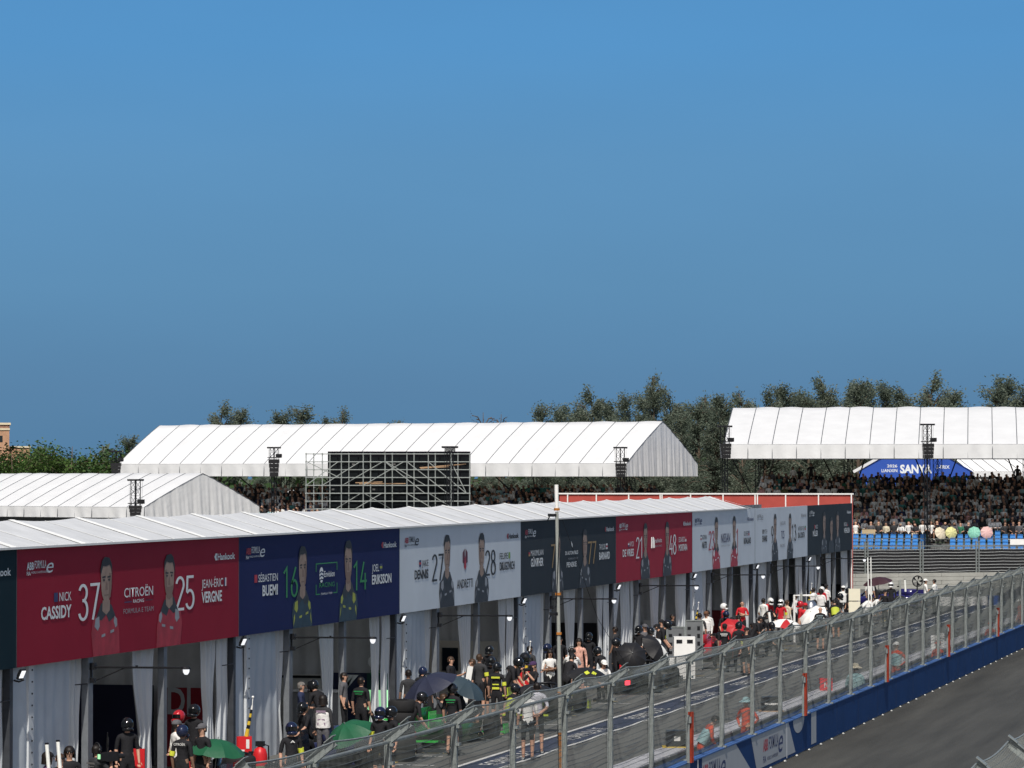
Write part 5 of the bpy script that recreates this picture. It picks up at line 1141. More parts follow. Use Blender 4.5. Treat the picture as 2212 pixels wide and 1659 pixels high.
person(1729, 1300, 'crew member in red shirt behind the pale slim pole', 'stand', 90, 'red', 'blk', 'blk', None, head=[('helmet','red')])
person(1760, 1296, 'person in white vest between the silver dome and the black bob', 'stand', 30, 'wht', 'blk', 'blk', 'blk', hair=hairm, vest=vestw)
person(1797, 1283, 'crew member in black stooping right of the white vests', 'lean', -70, 'blk', 'blk', 'blk', None, head=[('helmet','blk')])
person(1806, 1297, 'crew member in black with bright yellow tabard near the far end of the lane', 'lean', 20, 'blk', 'blk', None, None, head=[('cap','blk')], vest=mat('fluorescent_bib', (.42,.48,.05), .7))
person(1833, 1270, 'crew member in black beside the last garage post', 'stand', 120, 'blk', 'blk', 'blk', None, head=[('helmet','blk')])
person(1858, 1290, 'crew member in white shirt bending right of the cream panels', 'work', -60, 'wht', 'blk', 'blk', 'wht')
person(1912, 1275, 'person in black behind the purple car', 'stand', 150, 'blk', 'blk', 'blk', 'blk', head=[('cap','blk')])
rp_ = random.Random(9); ban_ = ['', 'navy', 'first pale grey', 'charcoal', 'crimson', 'second pale grey', 'third pale grey', 'last charcoal']
for i in range(1, 8):
    for j, (hd, ps, tx, cl) in enumerate(((('helmet','blk'),'kneel','crew member in black helmet kneeling close to the curtains','blk'), (('cap','blk'),'crouch','crew member in black cap squatting close to the curtains','blk'), (None,'stand','bare-headed person in %s standing at the garage mouth' % ('white' if i > 3 else 'dark grey'),'wht' if i > 3 else 'dgy'), (('helmet','wht') if i > 4 else ('helmet','nvy'),'lean','crew member in %s helmet stooping at the garage mouth' % ('white' if i > 4 else 'blue'),'red' if i in (5,6) else 'blk'))):
        yy = TY(i, (.24,.44,.72,.90)[j]+rp_.uniform(-.05,.05)); person(0, 0, tx+', %s banner above' % ban_[i], ps, rp_.uniform(0,360), cl, 'blk', 'blk' if j % 2 else None, None, skind if j == 2 else skinl, head=[hd] if hd else [], loc=(rp_.uniform(-26.3,-25.2), yy, 0))
# marshals between the two walls
person(1504.8, 1553, 'marshal in orange overalls and pale blue tabard leaning behind the nearest orange gate post', 'lean', -70, 'ora', 'ora', 'ora', 'ora', loc=atX(1512, 1640, -15.2)*1, scale=.95, vest=C['lbl'])
person(1618, 1510, 'marshal in orange overalls and pale blue hat standing behind the debris fence', 'hips', 150, 'ora', 'ora', 'ora', 'ora', loc=atX(1612, 1600, -15.2), scale=.92, head=[('hat','lbl')])
person(1847.5, 1426.5, 'marshal in cream hat and pale blue cape seated against the inner wall', 'sitfull', 0, 'lbl', 'lbl', 'ora', 'lbl', loc=atX(1848, 1500, -15.15), scale=1.1, head=[('hat','cre')], zg=.12, vest=C['lbl'])
person(1934, 1373, 'marshal in white cap and orange overalls standing with a pale blue tabard', 'hips', 160, 'ora', 'ora', 'ora', 'ora', loc=atX(1936, 1480, -15.2), scale=.98, head=[('cap','wht')], vest=C['lbl'])
person(2030, 1368, 'marshal in orange seated by the white box behind the fourth gate post', 'sitfull', 150, 'ora', 'ora', 'ora', 'ora', loc=atX(2026, 1450, -15.2), head=[('cap','ora')])
person(2146, 1330, 'marshal in orange seated behind the slim gate post near the right edge', 'sitfull', 150, 'ora', 'ora', 'ora', 'ora', loc=atX(2140, 1400, -15.2), head=[('cap','ora')])
person(2203, 1330, 'marshal in orange standing at the extreme right edge behind the fence', 'stand', 120, 'ora', 'ora', 'ora', 'ora', loc=atX(2204, 1380, -15.2), head=[('cap','wht')])

# ================================================================== umbrellas
def umbrella(px, py, Ztop, rad, label, mats, tilt=(0,0), dep=.30, shaft=.75, group=None, loc=None):
    p = Vector(loc) if loc is not None else atZ(px, py, Ztop)
    if loc is None and Ztop < 1.5 and abs(tilt[0])+abs(tilt[1]) < 30: shaft = Ztop-.2
    t = thing('umbrella', label, 'umbrella', p, 0, group); t.rotation_euler = (radians(tilt[0]), radians(tilt[1]), random.uniform(0, .7))
    n = 8; b = MB()
    for k in range(n):
        a0, a1 = 2*pi*k/n, 2*pi*(k+1)/n
        def fn(u, v, a0=a0, a1=a1):
            a = a0+(a1-a0)*u; r = rad*v*(1-.075*sin(pi*u)*v); return (r*cos(a), r*sin(a), -dep*rad/.5*(v**2.1)*.62-.035*sin(pi*u)*v)
        b.grid(fn, 4, 7, k % len(mats))
    b.build('canopy', mats, t, world=False, smooth=True)
    b = MB(); b.tube([(0,0,.05),(0,0,-shaft)], .011, 6); b.build('shaft', galv, t, world=False)
    b = MB()
    for k in range(n): a = 2*pi*k/n; b.tube([(0,0,-.3*rad),(rad*.5*cos(a), rad*.5*sin(a), -.10*rad)], .005, 3)
    b.build('ribs', blackm, t, world=False)
    b = MB(); b.tube([(0,0,-shaft),(0,0,-shaft-.12),(.03,0,-shaft-.16),(.06,0,-shaft-.13)], .016, 6); b.build('handle', blackm, t, world=False)
    return t
um = lambda n, c, r=.5, **k: mat('umbrella_'+n, c, r, 0, .08, 3, .2, 8, **k)
ug, un, ub, uw, ur, ud, ut = um('green', (.014,.095,.045)), um('navy', (.024,.028,.052)), um('black', (.016,.016,.018)), um('white', (.80,.80,.77)), um('red', (.42,.02,.025)), um('maroon', (.05,.022,.03)), um('smoke', (.035,.055,.07))
umbrella(471, 1597, 1.42, .62, 'open green umbrella beside the lettered black back at the lower left', [ug], (6,4), .36)
umbrella(745, 1564, 1.40, .60, 'green umbrella tilted to the left in front of the white vest', [ug], (14,-26), .38)
umbrella(921, 1462, 1.95, .72, 'navy umbrella tilted left over the green car', [un], (12,-24), .30)
umbrella(1010, 1470, 1.62, .62, 'smoky dark umbrella behind the white light panel', [ut], (10,28), .30)
umbrella(1162, 1478, 1.30, .62, 'low black umbrella behind the striped shirt', [ub], (4,8), .34)
umbrella(1272, 1443, 1.28, .66, 'low black umbrella with yellow patches right of the mast', [ub], (10,3), .32)
uy = [o for o in bpy.data.objects if o.name.startswith('umbrella')][-1]
for a in (-2.15, -1.55):
    b = MB(); M = Matrix.Translation((.36*cos(a), .36*sin(a), -.085)) @ Matrix.Rotation(a, 4, 'Z') @ Matrix.Rotation(radians(32), 4, 'Y'); b.prism([(-.09,0,0),(0,-.09,0),(.09,0,0),(0,.09,0)], (0,0,.012), 0, M); b.build('patch', um('fluo', (.50,.55,.05)), uy, world=False)
umbrella(1366, 1411, 1.35, .50, 'big black umbrella with white bars held open sideways', [ub], (62,20), .34)
umbrella(1427, 1392, 1.25, .60, 'black and white umbrella tilted against the white cabinet', [ub, ub, uw, ub, ub, ub, ub, uw], (40,38), .34)
umbrella(1588, 1353, 1.50, .50, 'red umbrella held low among black shirts', [ur], (50,25), .34)
umbrella(1699, 1338, 1.32, .62, 'flat white umbrella left of the pale pole', [uw, uw, uw, uw, uw, ur], (10,2), .30)
umbrella(1752, 1322, 1.45, .60, 'white umbrella tilted up right of the pale pole', [uw], (26,-36), .30)
umbrella(1894, 1247, 2.0, .72, 'maroon umbrella over the purple car near the far wall', [ud], (6,-10), .30)

# ================================================================== racing cars
def car_parts():
    L_ = {}
    prof = [(-2.35,.10,.28,.34),(-1.9,.30,.25,.62),(-1.3,.52,.16,.72),(-.7,.60,.12,.80),(-.2,.58,.12,.70),(.4,.40,.12,.66),(1.0,.26,.16,.56),(1.7,.17,.20,.42),(2.3,.11,.20,.30),(2.5,.06,.2,.26)]
    b = MB()
    def fn(a, t):
        q = t*(len(prof)-1); k = min(int(q), len(prof)-2); u = q-k; y, w_, z0, z1 = [prof[k][i]*(1-u)+prof[k+1][i]*u for i in range(4)]
        c, s_ = cos(2*pi*a), sin(2*pi*a); zc, hz_ = (z0+z1)/2, (z1-z0)/2
        return (w_*(abs(c)**.6)*(1 if c > 0 else -1), y, zc+hz_*(abs(s_)**.7)*(1 if s_ > 0 else -1))
    b.grid(fn, 20, 27); b.box((0,-.1,.09), (1.3,2.6,.06)); b.prism([(-.04,-.9,.76),(-.04,-2.2,.6),(-.04,-2.2,.98),(-.04,-1.3,1.0)], (.08,0,0))
    for s in (-1, 1): b.prism([(s*.62,-.9,.12),(s*.62,.3,.12),(s*.70,.5,.5),(s*.66,-1.3,.55)], (s*.12,0,0)); b.prism([(s*.5,1.25,.55),(s*.82,1.1,.66),(s*.82,2.0,.55),(s*.5,1.9,.4)], (0,0,.05))
    L_['body'] = b.mesh('body', [blackm], True)
    b = MB()
    b.prism([(-.85,2.15,.12),(.85,2.15,.12),(.5,2.62,.12),(-.5,2.62,.12)], (0,0,.035))
    for s in (-1, 1): b.prism([(s*.85,2.05,.1),(s*.85,2.45,.1),(s*.85,2.35,.36),(s*.85,2.0,.36)], (s*.03,0,0))
    L_['front_wing'] = b.mesh('front_wing', [blackm])
    b = MB()
    for s in (-1, 1): b.prism([(s*.42,-2.5,.42),(s*.42,-2.0,.42),(s*.46,-2.05,.95),(s*.46,-2.55,.95)], (s*.03,0,0)); b.box((s*.6,-2.3,.72), (.36,.4,.04))
    b.prism([(-.7,-2.5,.16),(.7,-2.5,.16),(.6,-1.9,.14),(-.6,-1.9,.14)], (0,0,.05))
    L_['rear_wing'] = b.mesh('rear_wing', [blackm])
    b = MB(); b.tube([(0,.95,.62),(0,.72,.86),(.02,.5,.93)], .035, 8); b.tube([(-.3,-.35,.80)]+[(.34*sin(-1.4+2.8*q/10), .25+.28*cos(-1.4+2.8*q/10), .93-.05*abs(q-5)/5) for q in range(11)]+[(.3,-.35,.80)], .035, 8); L_['halo'] = b.mesh('halo', [blackm], True)
    b = MB(); b.ball((0,.05,.74), (.24,.42,.10), 12, 6); L_['cockpit'] = b.mesh('cockpit', [blackm], True)
    b = MB(); R_ = Matrix.Rotation(pi/2, 4, 'Y'); b.lathe([(.16,-.14),(.30,-.15),(.335,-.11),(.34,0),(.335,.11),(.30,.15),(.16,.14)], 24, M=R_); L_['tyre'] = b.mesh('tyre', [mat('tyre_rubber', (.016,.016,.017), .8, 0, .2, 6)], True)
    b = MB(); b.lathe([(0,-.10),(.10,-.12),(.2,-.13),(.2,.13),(.10,.12),(0,.10)], 12, M=R_); L_['rim'] = b.mesh('rim', [mat('dark_rim', (.05,.05,.055), .35, .6, .1)], True)
    b = MB(); b.box((0,-2.42,.36), (.16,.05,.14)); L_['tail_light'] = b.mesh('tail_light', [mat('tail_red', (.25,.01,.015), .3)])
    return L_
CP = car_parts()
taillit = mat('tail_red_lit', (1.,.03,.05), .3, 0, 0, emit=5.)
def race_car(x, y, rz, label, paint, trim, lit=False):
    t = thing('racing_car', label, 'racing car', (x, y, 0), radians(rz), 'single-seat racing cars before the garages')
    for k in ('body','front_wing','rear_wing','halo','cockpit','tail_light'):
        o = put(k, CP[k], t)
        if k == 'body': override(o, {0: paint})
        elif k in ('front_wing','rear_wing'): override(o, {0: trim})
        elif k == 'tail_light' and lit: override(o, {0: taillit})
    for sx_, yy in ((-.74,1.45),(.74,1.45),(-.74,-1.5),(.74,-1.5)):
        o = put('tyre', CP['tyre'], t); o.location = (sx_, yy, .34); r_ = put('rim', CP['rim'], o); 
    return t
paint = lambda n, c: mat('car_paint_'+n, c, .25, 0, .15, 2, coat=.5)
cg, cb, cr_, cp_, cw_ = paint('green', (.03,.45,.06)), paint('black', (.015,.016,.02)), paint('red', (.35,.02,.03)), paint('purple', (.022,.02,.11)), paint('silver', (.4,.4,.42))
def gx(px, py, Z): return atZ(px, py, Z)
q = gx(455, 1640, .9); race_car(q.x+.1, q.y+1.2, 8, 'dark racing car with a white nose by the lower green umbrella', cb, redp)
q = gx(720, 1600, .6); race_car(q.x+.3, q.y+.9, -4, 'dark racing car with small sponsor flags under the tilted green umbrella', paint('navy', (.02,.025,.07)), cb)
q = gx(952, 1560, .55); race_car(q.x, q.y+.6, -6, 'dark racing car with bright green wings under the navy umbrella', paint('deep_green', (.008,.09,.022)), cg)
q = gx(1180, 1510, .55); race_car(q.x-.3, q.y+1, 0, 'black racing car behind the striped shirt', cb, paint('fluo', (.4,.5,.04)))
q = gx(1355, 1475, .36); race_car(q.x, q.y+2.45, 0, 'black racing car with a glowing red tail light', cb, cb, True)
q = gx(1545, 1390, .6); race_car(q.x, q.y+.5, -5, 'red and black racing car beside the white vest photographer', cr_, cr_)
q = gx(1760, 1340, .5); race_car(q.x, q.y+1, 0, 'dark silver racing car behind the white umbrellas', cw_, cb)
q = gx(1905, 1292, .5); race_car(q.x-.2, q.y+.2, 75, 'purple racing car parked across the lane near the far wall', cp_, cp_)

# ================================================================== equipment
def at_(px, py, Z): return atZ(px, py, Z)
stripe_y, bandk = mat('pole_yellow', (.6,.42,.04), .5), blackm
def rescue_mast(px, py, Z, label, yellow=False):
    p = at_(px, py, Z); t = thing('striped_mast', label, 'pole', (p.x, p.y, 0), .3, 'red cases with striped masts')
    b = MB(); b.box((0,0,.93), (.28,.22,.46)); b.tube([(-.15,0,.7),(-.15,0,1.16)], .05, 6); b.build('case', redp, t, world=False)
    b = MB(); b.box((.05,-.115,1.0), (.07,.01,.2)); b.box((-.07,-.115,.85), (.1,.01,.05)); b.build('case_print', printw, t, world=False)
    b = MB()
    for k in range(8): b.tube([(.02+.016*k,0,1.16+.085*k),(.02+.016*(k+1),0,1.16+.085*(k+1))], [.05-.004*k,.05-.004*(k+1)], 8, (0,0,1,0,1,0,1,2)[k])
    b.tube([(.148,0,1.84),(.16,0,2.0)], .01, 5, 2); b.ball((.162,0,2.03), .03, 6, 5, 2); b.build('mast', [stripe_y, blackm, white], t, world=False)
    b = MB(); b.box((0,0,.35), (.22,.2,.7)); b.tube([(-.2,0,.0),(-.16,0,.7)], .02, 5); b.tube([(.2,0,.0),(.14,0,.7)], .02, 5); b.build('stand', galv, t, world=False)
rescue_mast(530.5, 1503, 2.06, 'red case with yellow and black striped mast before the grey tarpaulin at left')
rescue_mast(1134, 1384, 2.06, 'red case with striped mast beside the purple-capped photographer')
rescue_mast(1500, 1300, 2.06, 'striped yellow mast before the dark garage left of the white vest')
rescue_mast(1746, 1259, 2.06, 'thin striped mast above the silver dome')
def extinguisher(px, py, Z, h, r, label):
    p = at_(px, py, Z); t = thing('fire_extinguisher', label, 'extinguisher', (p.x, p.y, max(0, Z-h)), 0, 'red gas cylinders before the garages')
    b = MB(); b.lathe([(0,0),(r,.01),(r,h*.72),(r*.8,h*.83),(r*.35,h*.88),(r*.3,h*.9)], 14); b.build('cylinder', redp, t, world=False, smooth=True)
    b = MB(); b.box((0,0,h*.94), (r*1.1,r*.9,h*.1)); b.tube([(0,0,h*.95),(r*1.2,0,h*.9),(r*1.25,0,h*.5)], .018, 5); b.build('valve', blackm, t, world=False)
    b = MB(); b.lathe([(r*1.01,h*.3),(r*1.015,h*.5)], 14); b.build('sleeve', mat('sleeve_green', (.12,.22,.12), .6), t, world=False)
extinguisher(562, 1600, 1.1, 1.1, .16, 'large red cylinder with green sleeve before the tarpaulin at the lower left')
extinguisher(545, 1622, .85, .85, .13, 'smaller red cylinder left of the large one at the lower left')
extinguisher(861, 1543, .95, .95, .11, 'slim red cylinder right of the black helmet beside the tyre stack')
extinguisher(872, 1553, .7, .7, .10, 'short red cylinder right of the slim one beside the tyre stack')
extinguisher(892, 1520, 1.0, 1.0, .16, 'red cylinder with yellow collar under the navy umbrella edge')
extinguisher(1345, 1412, 1.1, 1.1, .14, 'red cylinder beside the helmet holding the big black umbrella')
extinguisher(1383, 1377, 1.05, 1.05, .13, 'red cylinder left of the lettered black back between the umbrellas')
p = at_(881, 1511, 1.45); t = thing('red_post', 'red standing post in front of the tyre stack', 'post', (p.x, p.y, 0))
b = MB(); b.tube([(0,0,0),(0,0,1.4)], .09, 10); b.build('pole', redp, t, world=False); b = MB(); b.tube([(0,0,1.0),(0,0,1.06)], .11, 10); b.box((0,0,1.42), (.22,.2,.05)); b.build('collar', redp, t, world=False)
def tyres(px, py, n, label):
    p = at_(px, py, n*.3); t = thing('tyre_stack', label, 'tyres', (p.x, p.y, 0))
    R_ = Matrix.Rotation(pi/2, 4, 'Y')
    for k in range(n):
        o = put('tyre', CP['tyre'], t); o.location = (random.uniform(-.02,.02), 0, .15+k*.3); o.rotation_euler.y = pi/2
tyres(868, 1511, 5, 'stack of black tyres against the grey tarpaulin')
tyres(520, 1633, 3, 'low stack of black tyres beside the red cylinders at lower left')
def light_stick(px, py, Z, ln, label, tilt=0., r=.035, rz=0.):
    p = at_(px, py, Z); t = thing('light_stick', label, 'light', (p.x, p.y, 0), rz)
    b = MB(); x = ln*sin(tilt); b.tube([(x,0,Z),(0,0,Z-ln*cos(tilt))], r, 8); b.build('tube', mat('tube_white', (.85,.86,.82), .4, 0, .02), t, world=False)
    b = MB(); b.tube([(x*1.02,0,Z+.03),(x,0,Z)], r*1.1, 8); b.tube([(0,0,0),(0,0,Z-ln*cos(tilt))], .018, 5)
    for a in (0, 2.1, 4.2): b.tube([(.3*cos(a),.3*sin(a),0),(0,0,.35)], .014, 4)
    b.build('stand', blackm, t, world=False)
light_stick(106, 1608, 2.0, .5, 'left one of two white light tubes above the heads at the bottom left', -.09)
light_stick(130, 1602, 2.08, .5, 'right one of two white light tubes above the heads at the bottom left', -.09)
light_stick(1666, 1322, 1.55, .75, 'white light tube leaning by the round black fan', -.12, .05)
light_stick(1956, 1252, 1.7, .6, 'white light tube before the far wall left of the fan', -.06, .05)
light_stick(2176, 1203, 1.6, .5, 'white light tube rising above the fence near the right edge', -.1, .05)
light_stick(1877, 1204, 3.6, 2.6, 'left of two tall cream poles rising above the purple car', -.02, .022)
light_stick(1882.5, 1204, 3.6, 2.6, 'right of two tall cream poles rising above the purple car', -.01, .022)
# light panel rig beside the charcoal shirt
p = at_(1010, 1441, 1.9); t = thing('panel_lamp', 'upright white light panel on a black gimbal between the crouching and standing crew', 'light', (p.x, p.y, 0), YAW)
b = MB(); M = Matrix.Translation((0,0,1.45)) @ Matrix.Rotation(radians(9), 4, 'Y'); b.box((0,0,0), (.15,.07,.95), 0, M); b.box((-.085,0,0), (.02,.09,.97), 1, M); b.box((.085,0,0), (.02,.09,.97), 1, M); b.build('panel', [white, blackm], t, world=False)
b = MB(); b.tube([(.1,0,0),(.08,0,1.0)], .03, 6); b.box((.16,0,.92), (.3,.2,.2)); b.tube([(.2,0,.95),(.42,-.1,.8),(.3,.1,.6)], .03, 5)
for a in (0, 2.1, 4.2): b.tube([(.1+.4*cos(a),.4*sin(a),0),(.1,0,.5)], .02, 4)
b.build('gimbal', blackm, t, world=False)
# two cream panels on a stand near the far end
p = at_(1845.5, 1270, 2.2); t = thing('panel_lamp', 'two cream square panels one above the other on a stand', 'light', (p.x, p.y, 0), YAW)
crm = mat('cream_panel', (.74,.70,.55), .5, 0, .04)
for z in (1.92, 1.38): b = MB(); b.box((0,-.03,z), (.48,.06,.50)); b.build('panel', crm, t, world=False)
b = MB(); b.tube([(0,.05,0),(0,.05,2.1)], .025, 6); b.box((0,-.02,1.65), (.2,.05,.04)); b.build('stand', blackm, t, world=False)
# tall mast in the foreground of the pit lane
mp = atX(1213, 1700, -16.45); zt_ = atD(1210, 1047, (mp-EYE).dot(_f)).z
t = thing('tall_mast', 'tall thin weathered pole with orange couplings rising from the pit wall past the roof', 'pole', (mp.x, mp.y, 0))
poly = mat('weathered_pole', (.33,.345,.32), .6, .2, .18, 3, stretch=(1,1,.4)); rust = mat('rust_orange', (.42,.16,.03), .8, 0, .4, 6)
dx = (1210-1213.0)/FPX*(mp-EYE).dot(_f)*0
lean_ = lambda z: (-.028*z*.55, 0, z)
b = MB(); b.tube([lean_(1.75), lean_(4.2), lean_(zt_-.55)], [.042,.038,.034], 10); b.build('upper_tube', poly, t, world=False)
b = MB(); b.tube([lean_(zt_-.5), lean_(zt_)], .04, 10); b.build('tip_tube', white, t, world=False)
b = MB(); b.tube([lean_(0), lean_(1.7)], .052, 10); b.build('rusty_foot', rust, t, world=False)
b = MB()
for z in (1.72, 2.55, 3.75, 4.55, zt_-.5): b.tube([lean_(z-.025), lean_(z+.025)], .062, 10)
b.build('coupling', rust, t, world=False)
b = MB()
for z in (4.15, zt_-.62): b = MB(); b.box((lean_(z)[0]-.09,0,z), (.18,.08,.06)); b.tube([(lean_(z)[0]-.14,0,z),(lean_(z)[0]-.2,0,z-.12)], .012, 4); b.build('clamp', blackm, t, world=False)
b = MB(); b.tube([(-.02,-.08,zt_-.7),(-.10,-.09,4.0),(-.06,-.1,2.2),(-.02,-.1,.2)], .009, 4); b.build('cable', blackm, t, world=False); b = MB(); b.tube([(.0,.06,zt_-.7),(.5,1.2,4.0),(1.3,3.2,2.0)], .006, 4); b.build('cable', blackm, t, world=False)
# slim poles by the fence
for px, pt_, lab in ((1731,1283,'pale slim pole standing left of the silver dome'),(1856,1272,'short pale pole right of the cream panels'),(1944,1253,'grey slim pole before the far wall left of the light tube')):
    p = atZ(px, pt_, 2.05); t = thing('slim_pole', lab, 'pole', (p.x, p.y, 0))
    b = MB(); b.tube([(0,0,0),(0,0,2.05)], .05, 8); b.build('pole', poly, t, world=False); b = MB(); b.box((-.05,0,1.75), (.16,.08,.06)); b.build('clamp', blackm, t, world=False)
# silver dome hanging on its gantry
p = at_(1752, 1289, 1.9); t = thing('silver_dome', 'shiny silver bell-shaped dome hanging from a white frame', 'dome', (p.x, p.y, 0))
b = MB(); b.lathe([(.0,.62),(.10,.60),(.2,.5),(.27,.3),(.30,.1),(.31,0)], 18, (0,0,1.15)); b.build('dome', mat('polished_silver', (.6,.61,.62), .18, .95, .05), t, world=False, smooth=True)
b = MB(); b.tube([(-.7,0,0),(-.7,0,1.95),(.15,0,1.95)], .05, 6); b.tube([(0,0,1.95),(0,0,1.75)], .03, 6); b.build('frame', white, t, world=False)
# white cabinet, grey cases, trolley, fan, boxes
p = at_(1478, 1374, 1.45); t = thing('cooling_cabinet', 'white cooling cabinet with two dark vents on top in the lane', 'cabinet', (p.x, p.y, 0), YAW)
b = MB(); b.box((0,0,.72), (.72,.6,1.42)); b.build('cabinet', white, t, world=False); b = MB(); b.box((-.18,-.305,1.28), (.2,.02,.12)); b.box((.18,-.305,1.28), (.2,.02,.12)); b.box((-.3,-.303,.5), (.04,.02,.5)); b.build('vent', blackm, t, world=False); b = MB(); b.box((-.42,-.05,.45), (.2,.5,.55)); b.build('side_tank', white, t, world=False)
casem = mat('grey_case', (.16,.17,.18), .6, .2, .15, 3)
for px, py, Z, w_, h_, lab in ((1459,1354,1.55,.62,1.2,'grey framed equipment board left of the white cabinet'),(1499,1340,1.7,.6,1.1,'grey case panel standing behind the white cabinet'),(1497,1372,1.0,.6,.6,'short grey case below the tall case panel')):
    p = at_(px, py, Z); t = thing('equipment_case', lab, 'case', (p.x, p.y, 0), YAW)
    b = MB(); b.box((0,0,Z/2), (w_,.3,Z)); b.build('case', casem, t, world=False)
    b = MB()
    for zz in (.25,.5,.75): b.box((-.18,-.155,Z-h_+h_*zz), (.12,.02,.1)); b.box((.16,-.155,Z-h_+h_*zz), (.1,.02,.14))
    b.build('latches', blackm, t, world=False)
    b = MB(); b.box((-w_/2,-.155,Z/2), (.04,.03,Z)); b.box((w_/2,-.155,Z/2), (.04,.03,Z)); b.box((0,-.155,Z), (w_,.03,.04)); b.build('edge_frame', galv, t, world=False)
p = at_(1117, 1460, 1.0); t = thing('equipment_trolley', 'grey framed equipment trolley under the two leaning helmets', 'trolley', (p.x, p.y, 0), YAW)
b = MB(); b.box((0,0,1.0), (.85,.6,.05)); b.build('top', casem, t, world=False)
b = MB()
for a in (-.4,.4):
    for c_ in (-.27,.27): b.box((a,c_,.5), (.05,.05,.98))
b.build('frame', galv, t, world=False); b = MB(); b.box((0,.02,.55), (.7,.45,.7)); b.build('machine', plastic_blk, t, world=False)
def fan(px, py, Z, r, label):
    p = at_(px, py, Z); t = thing('fan', label, 'fan', (p.x, p.y, 0), YAW+.2)
    b = MB(); b.tube([(r*cos(a), 0, Z-r+r*sin(a)) for a in [2*pi*k/16 for k in range(17)]], .03, 5)
    for k in range(5): a = 2*pi*k/5; b.prism([(.05*cos(a),0,Z-r+.05*sin(a)),(r*.9*cos(a-.3),.05,Z-r+r*.9*sin(a-.3)),(r*.9*cos(a+.3),-.05,Z-r+r*.9*sin(a+.3))], (0,.02,0))
    b.build('blades', plastic_blk, t, world=False)
    b = MB(); b.tube([(0,.06,0),(0,.06,Z-r)], .035, 6)
    for a in (0,2.1,4.2): b.tube([(.35*cos(a),.06+.35*sin(a),0),(0,.06,.3)], .025, 4)
    b.build('stand', blackm, t, world=False)
fan(1664, 1320, 1.5, .28, 'round black fan by the leaning light tube')
fan(1982, 1244, 1.9, .26, 'round black fan before the far concrete wall')
# television camera, shoulder cameras
p = cm_.location; t = thing('television_camera', 'big black television camera with a green display on the operator shoulder', 'camera', (p.x, p.y, 0), radians(-35))
b = MB(); b.box((.2,.18,1.52), (.13,.30,.18)); b.tube([(.2,.32,1.52),(.2,.5,1.52)], .05, 10); b.box((.2,-.02,1.52), (.15,.12,.15)); b.tube([(.18,.1,1.6),(.36,.0,2.0)], .012, 4); b.tube([(.22,.1,1.6),(.22,.12,1.9)], .012, 4); b.build('camera_body', plastic_blk, t, world=False)
b = MB(); b.box((.2,-.088,1.53), (.07,.014,.09)); b.build('display', mat('display_green', (.35,.8,.4), .3, 0, .1, emit=.8), t, world=False)
def hand_camera(px, py, Z, rz, label):
    p = at_(px, py, Z); t = thing('photo_camera', label, 'camera', p, radians(rz)); b = MB(); b.box((0,0,0), (.16,.09,.11)); b.box((0,0,.07), (.06,.07,.05)); b.build('camera_body', plastic_blk, t, world=False); b = MB(); b.tube([(0,.04,0),(0,.22,-.01)], .048, 10); b.build('lens', plastic_blk, t, world=False)
hand_camera(1146, 1446, 1.58, 140, 'black photo camera held up by the purple-capped photographer')
hand_camera(1234, 1412, 1.58, 10, 'black photo camera of the photographer with headphones')
hand_camera(1834, 1280, 1.5, 40, 'dark camera rig right of the white cap near the far end')
p = at_(300, 1620, 1.1); t = thing('red_case', 'red case hanging before the helmeted figure in the left garage', 'case', p, YAW); b = MB(); b.box((0,0,-.25), (.26,.14,.55)); b.build('case', redp, t, world=False); b = MB(); b.tube([(-.06,0,.02),(0,0,.08),(.06,0,.02)], .014, 5); b.build('handle', blackm, t, world=False)
p = atX(1784, 1470, -15.85); t = thing('red_box', 'bright red box with a white letter on the inner wall', 'box', (p.x, p.y, .80), YAW)
b = MB(); b.box((0,0,.17), (.36,.3,.34)); b.build('box', mat('signal_red', (.68,.03,.04), .5, 0, .06), t, world=False); letters('lettering', 'N', .12, .16, Matrix(((1,0,0,-.06),(0,0,-1,-.155),(0,1,0,.08),(0,0,0,1))), printw, t, .02, world=False)
for px, lab in ((2018, 'left white crate on the inner wall by the seated marshal'), (2031, 'right white crate on the inner wall by the seated marshal')):
    p = atX(px, 1400, -15.85); t = thing('white_crate', lab, 'crate', (p.x, p.y, .80), YAW); b = MB(); b.box((0,0,.24), (.26,.3,.48)); b.build('crate', white, t, world=False); b = MB(); b.box((0,-.155,.30), (.22,.01,.012)); b.build('lid_gap', blackm, t, world=False)
for px, lab in ((1462, 'dark crate with white print on the inner wall by the nearest gate post'), (1665, 'black crate on a wooden board on the inner wall')):
    p = atX(px, 1560, -15.85); t = thing('dark_crate', lab, 'crate', (p.x, p.y, .80), YAW); b = MB(); b.box((0,0,.2), (.5,.36,.36)); b.build('crate', plastic_blk, t, world=False); b = MB(); b.box((0,0,.012), (.66,.5,.022)); b.build('board', wood if px == 1665 else stripe_y, t, world=False); b = MB(); b.box((0,-.184,.2), (.14,.006,.1) if px == 1462 else (.34,.006,.05)); b.build('crate_print', printw, t, world=False)
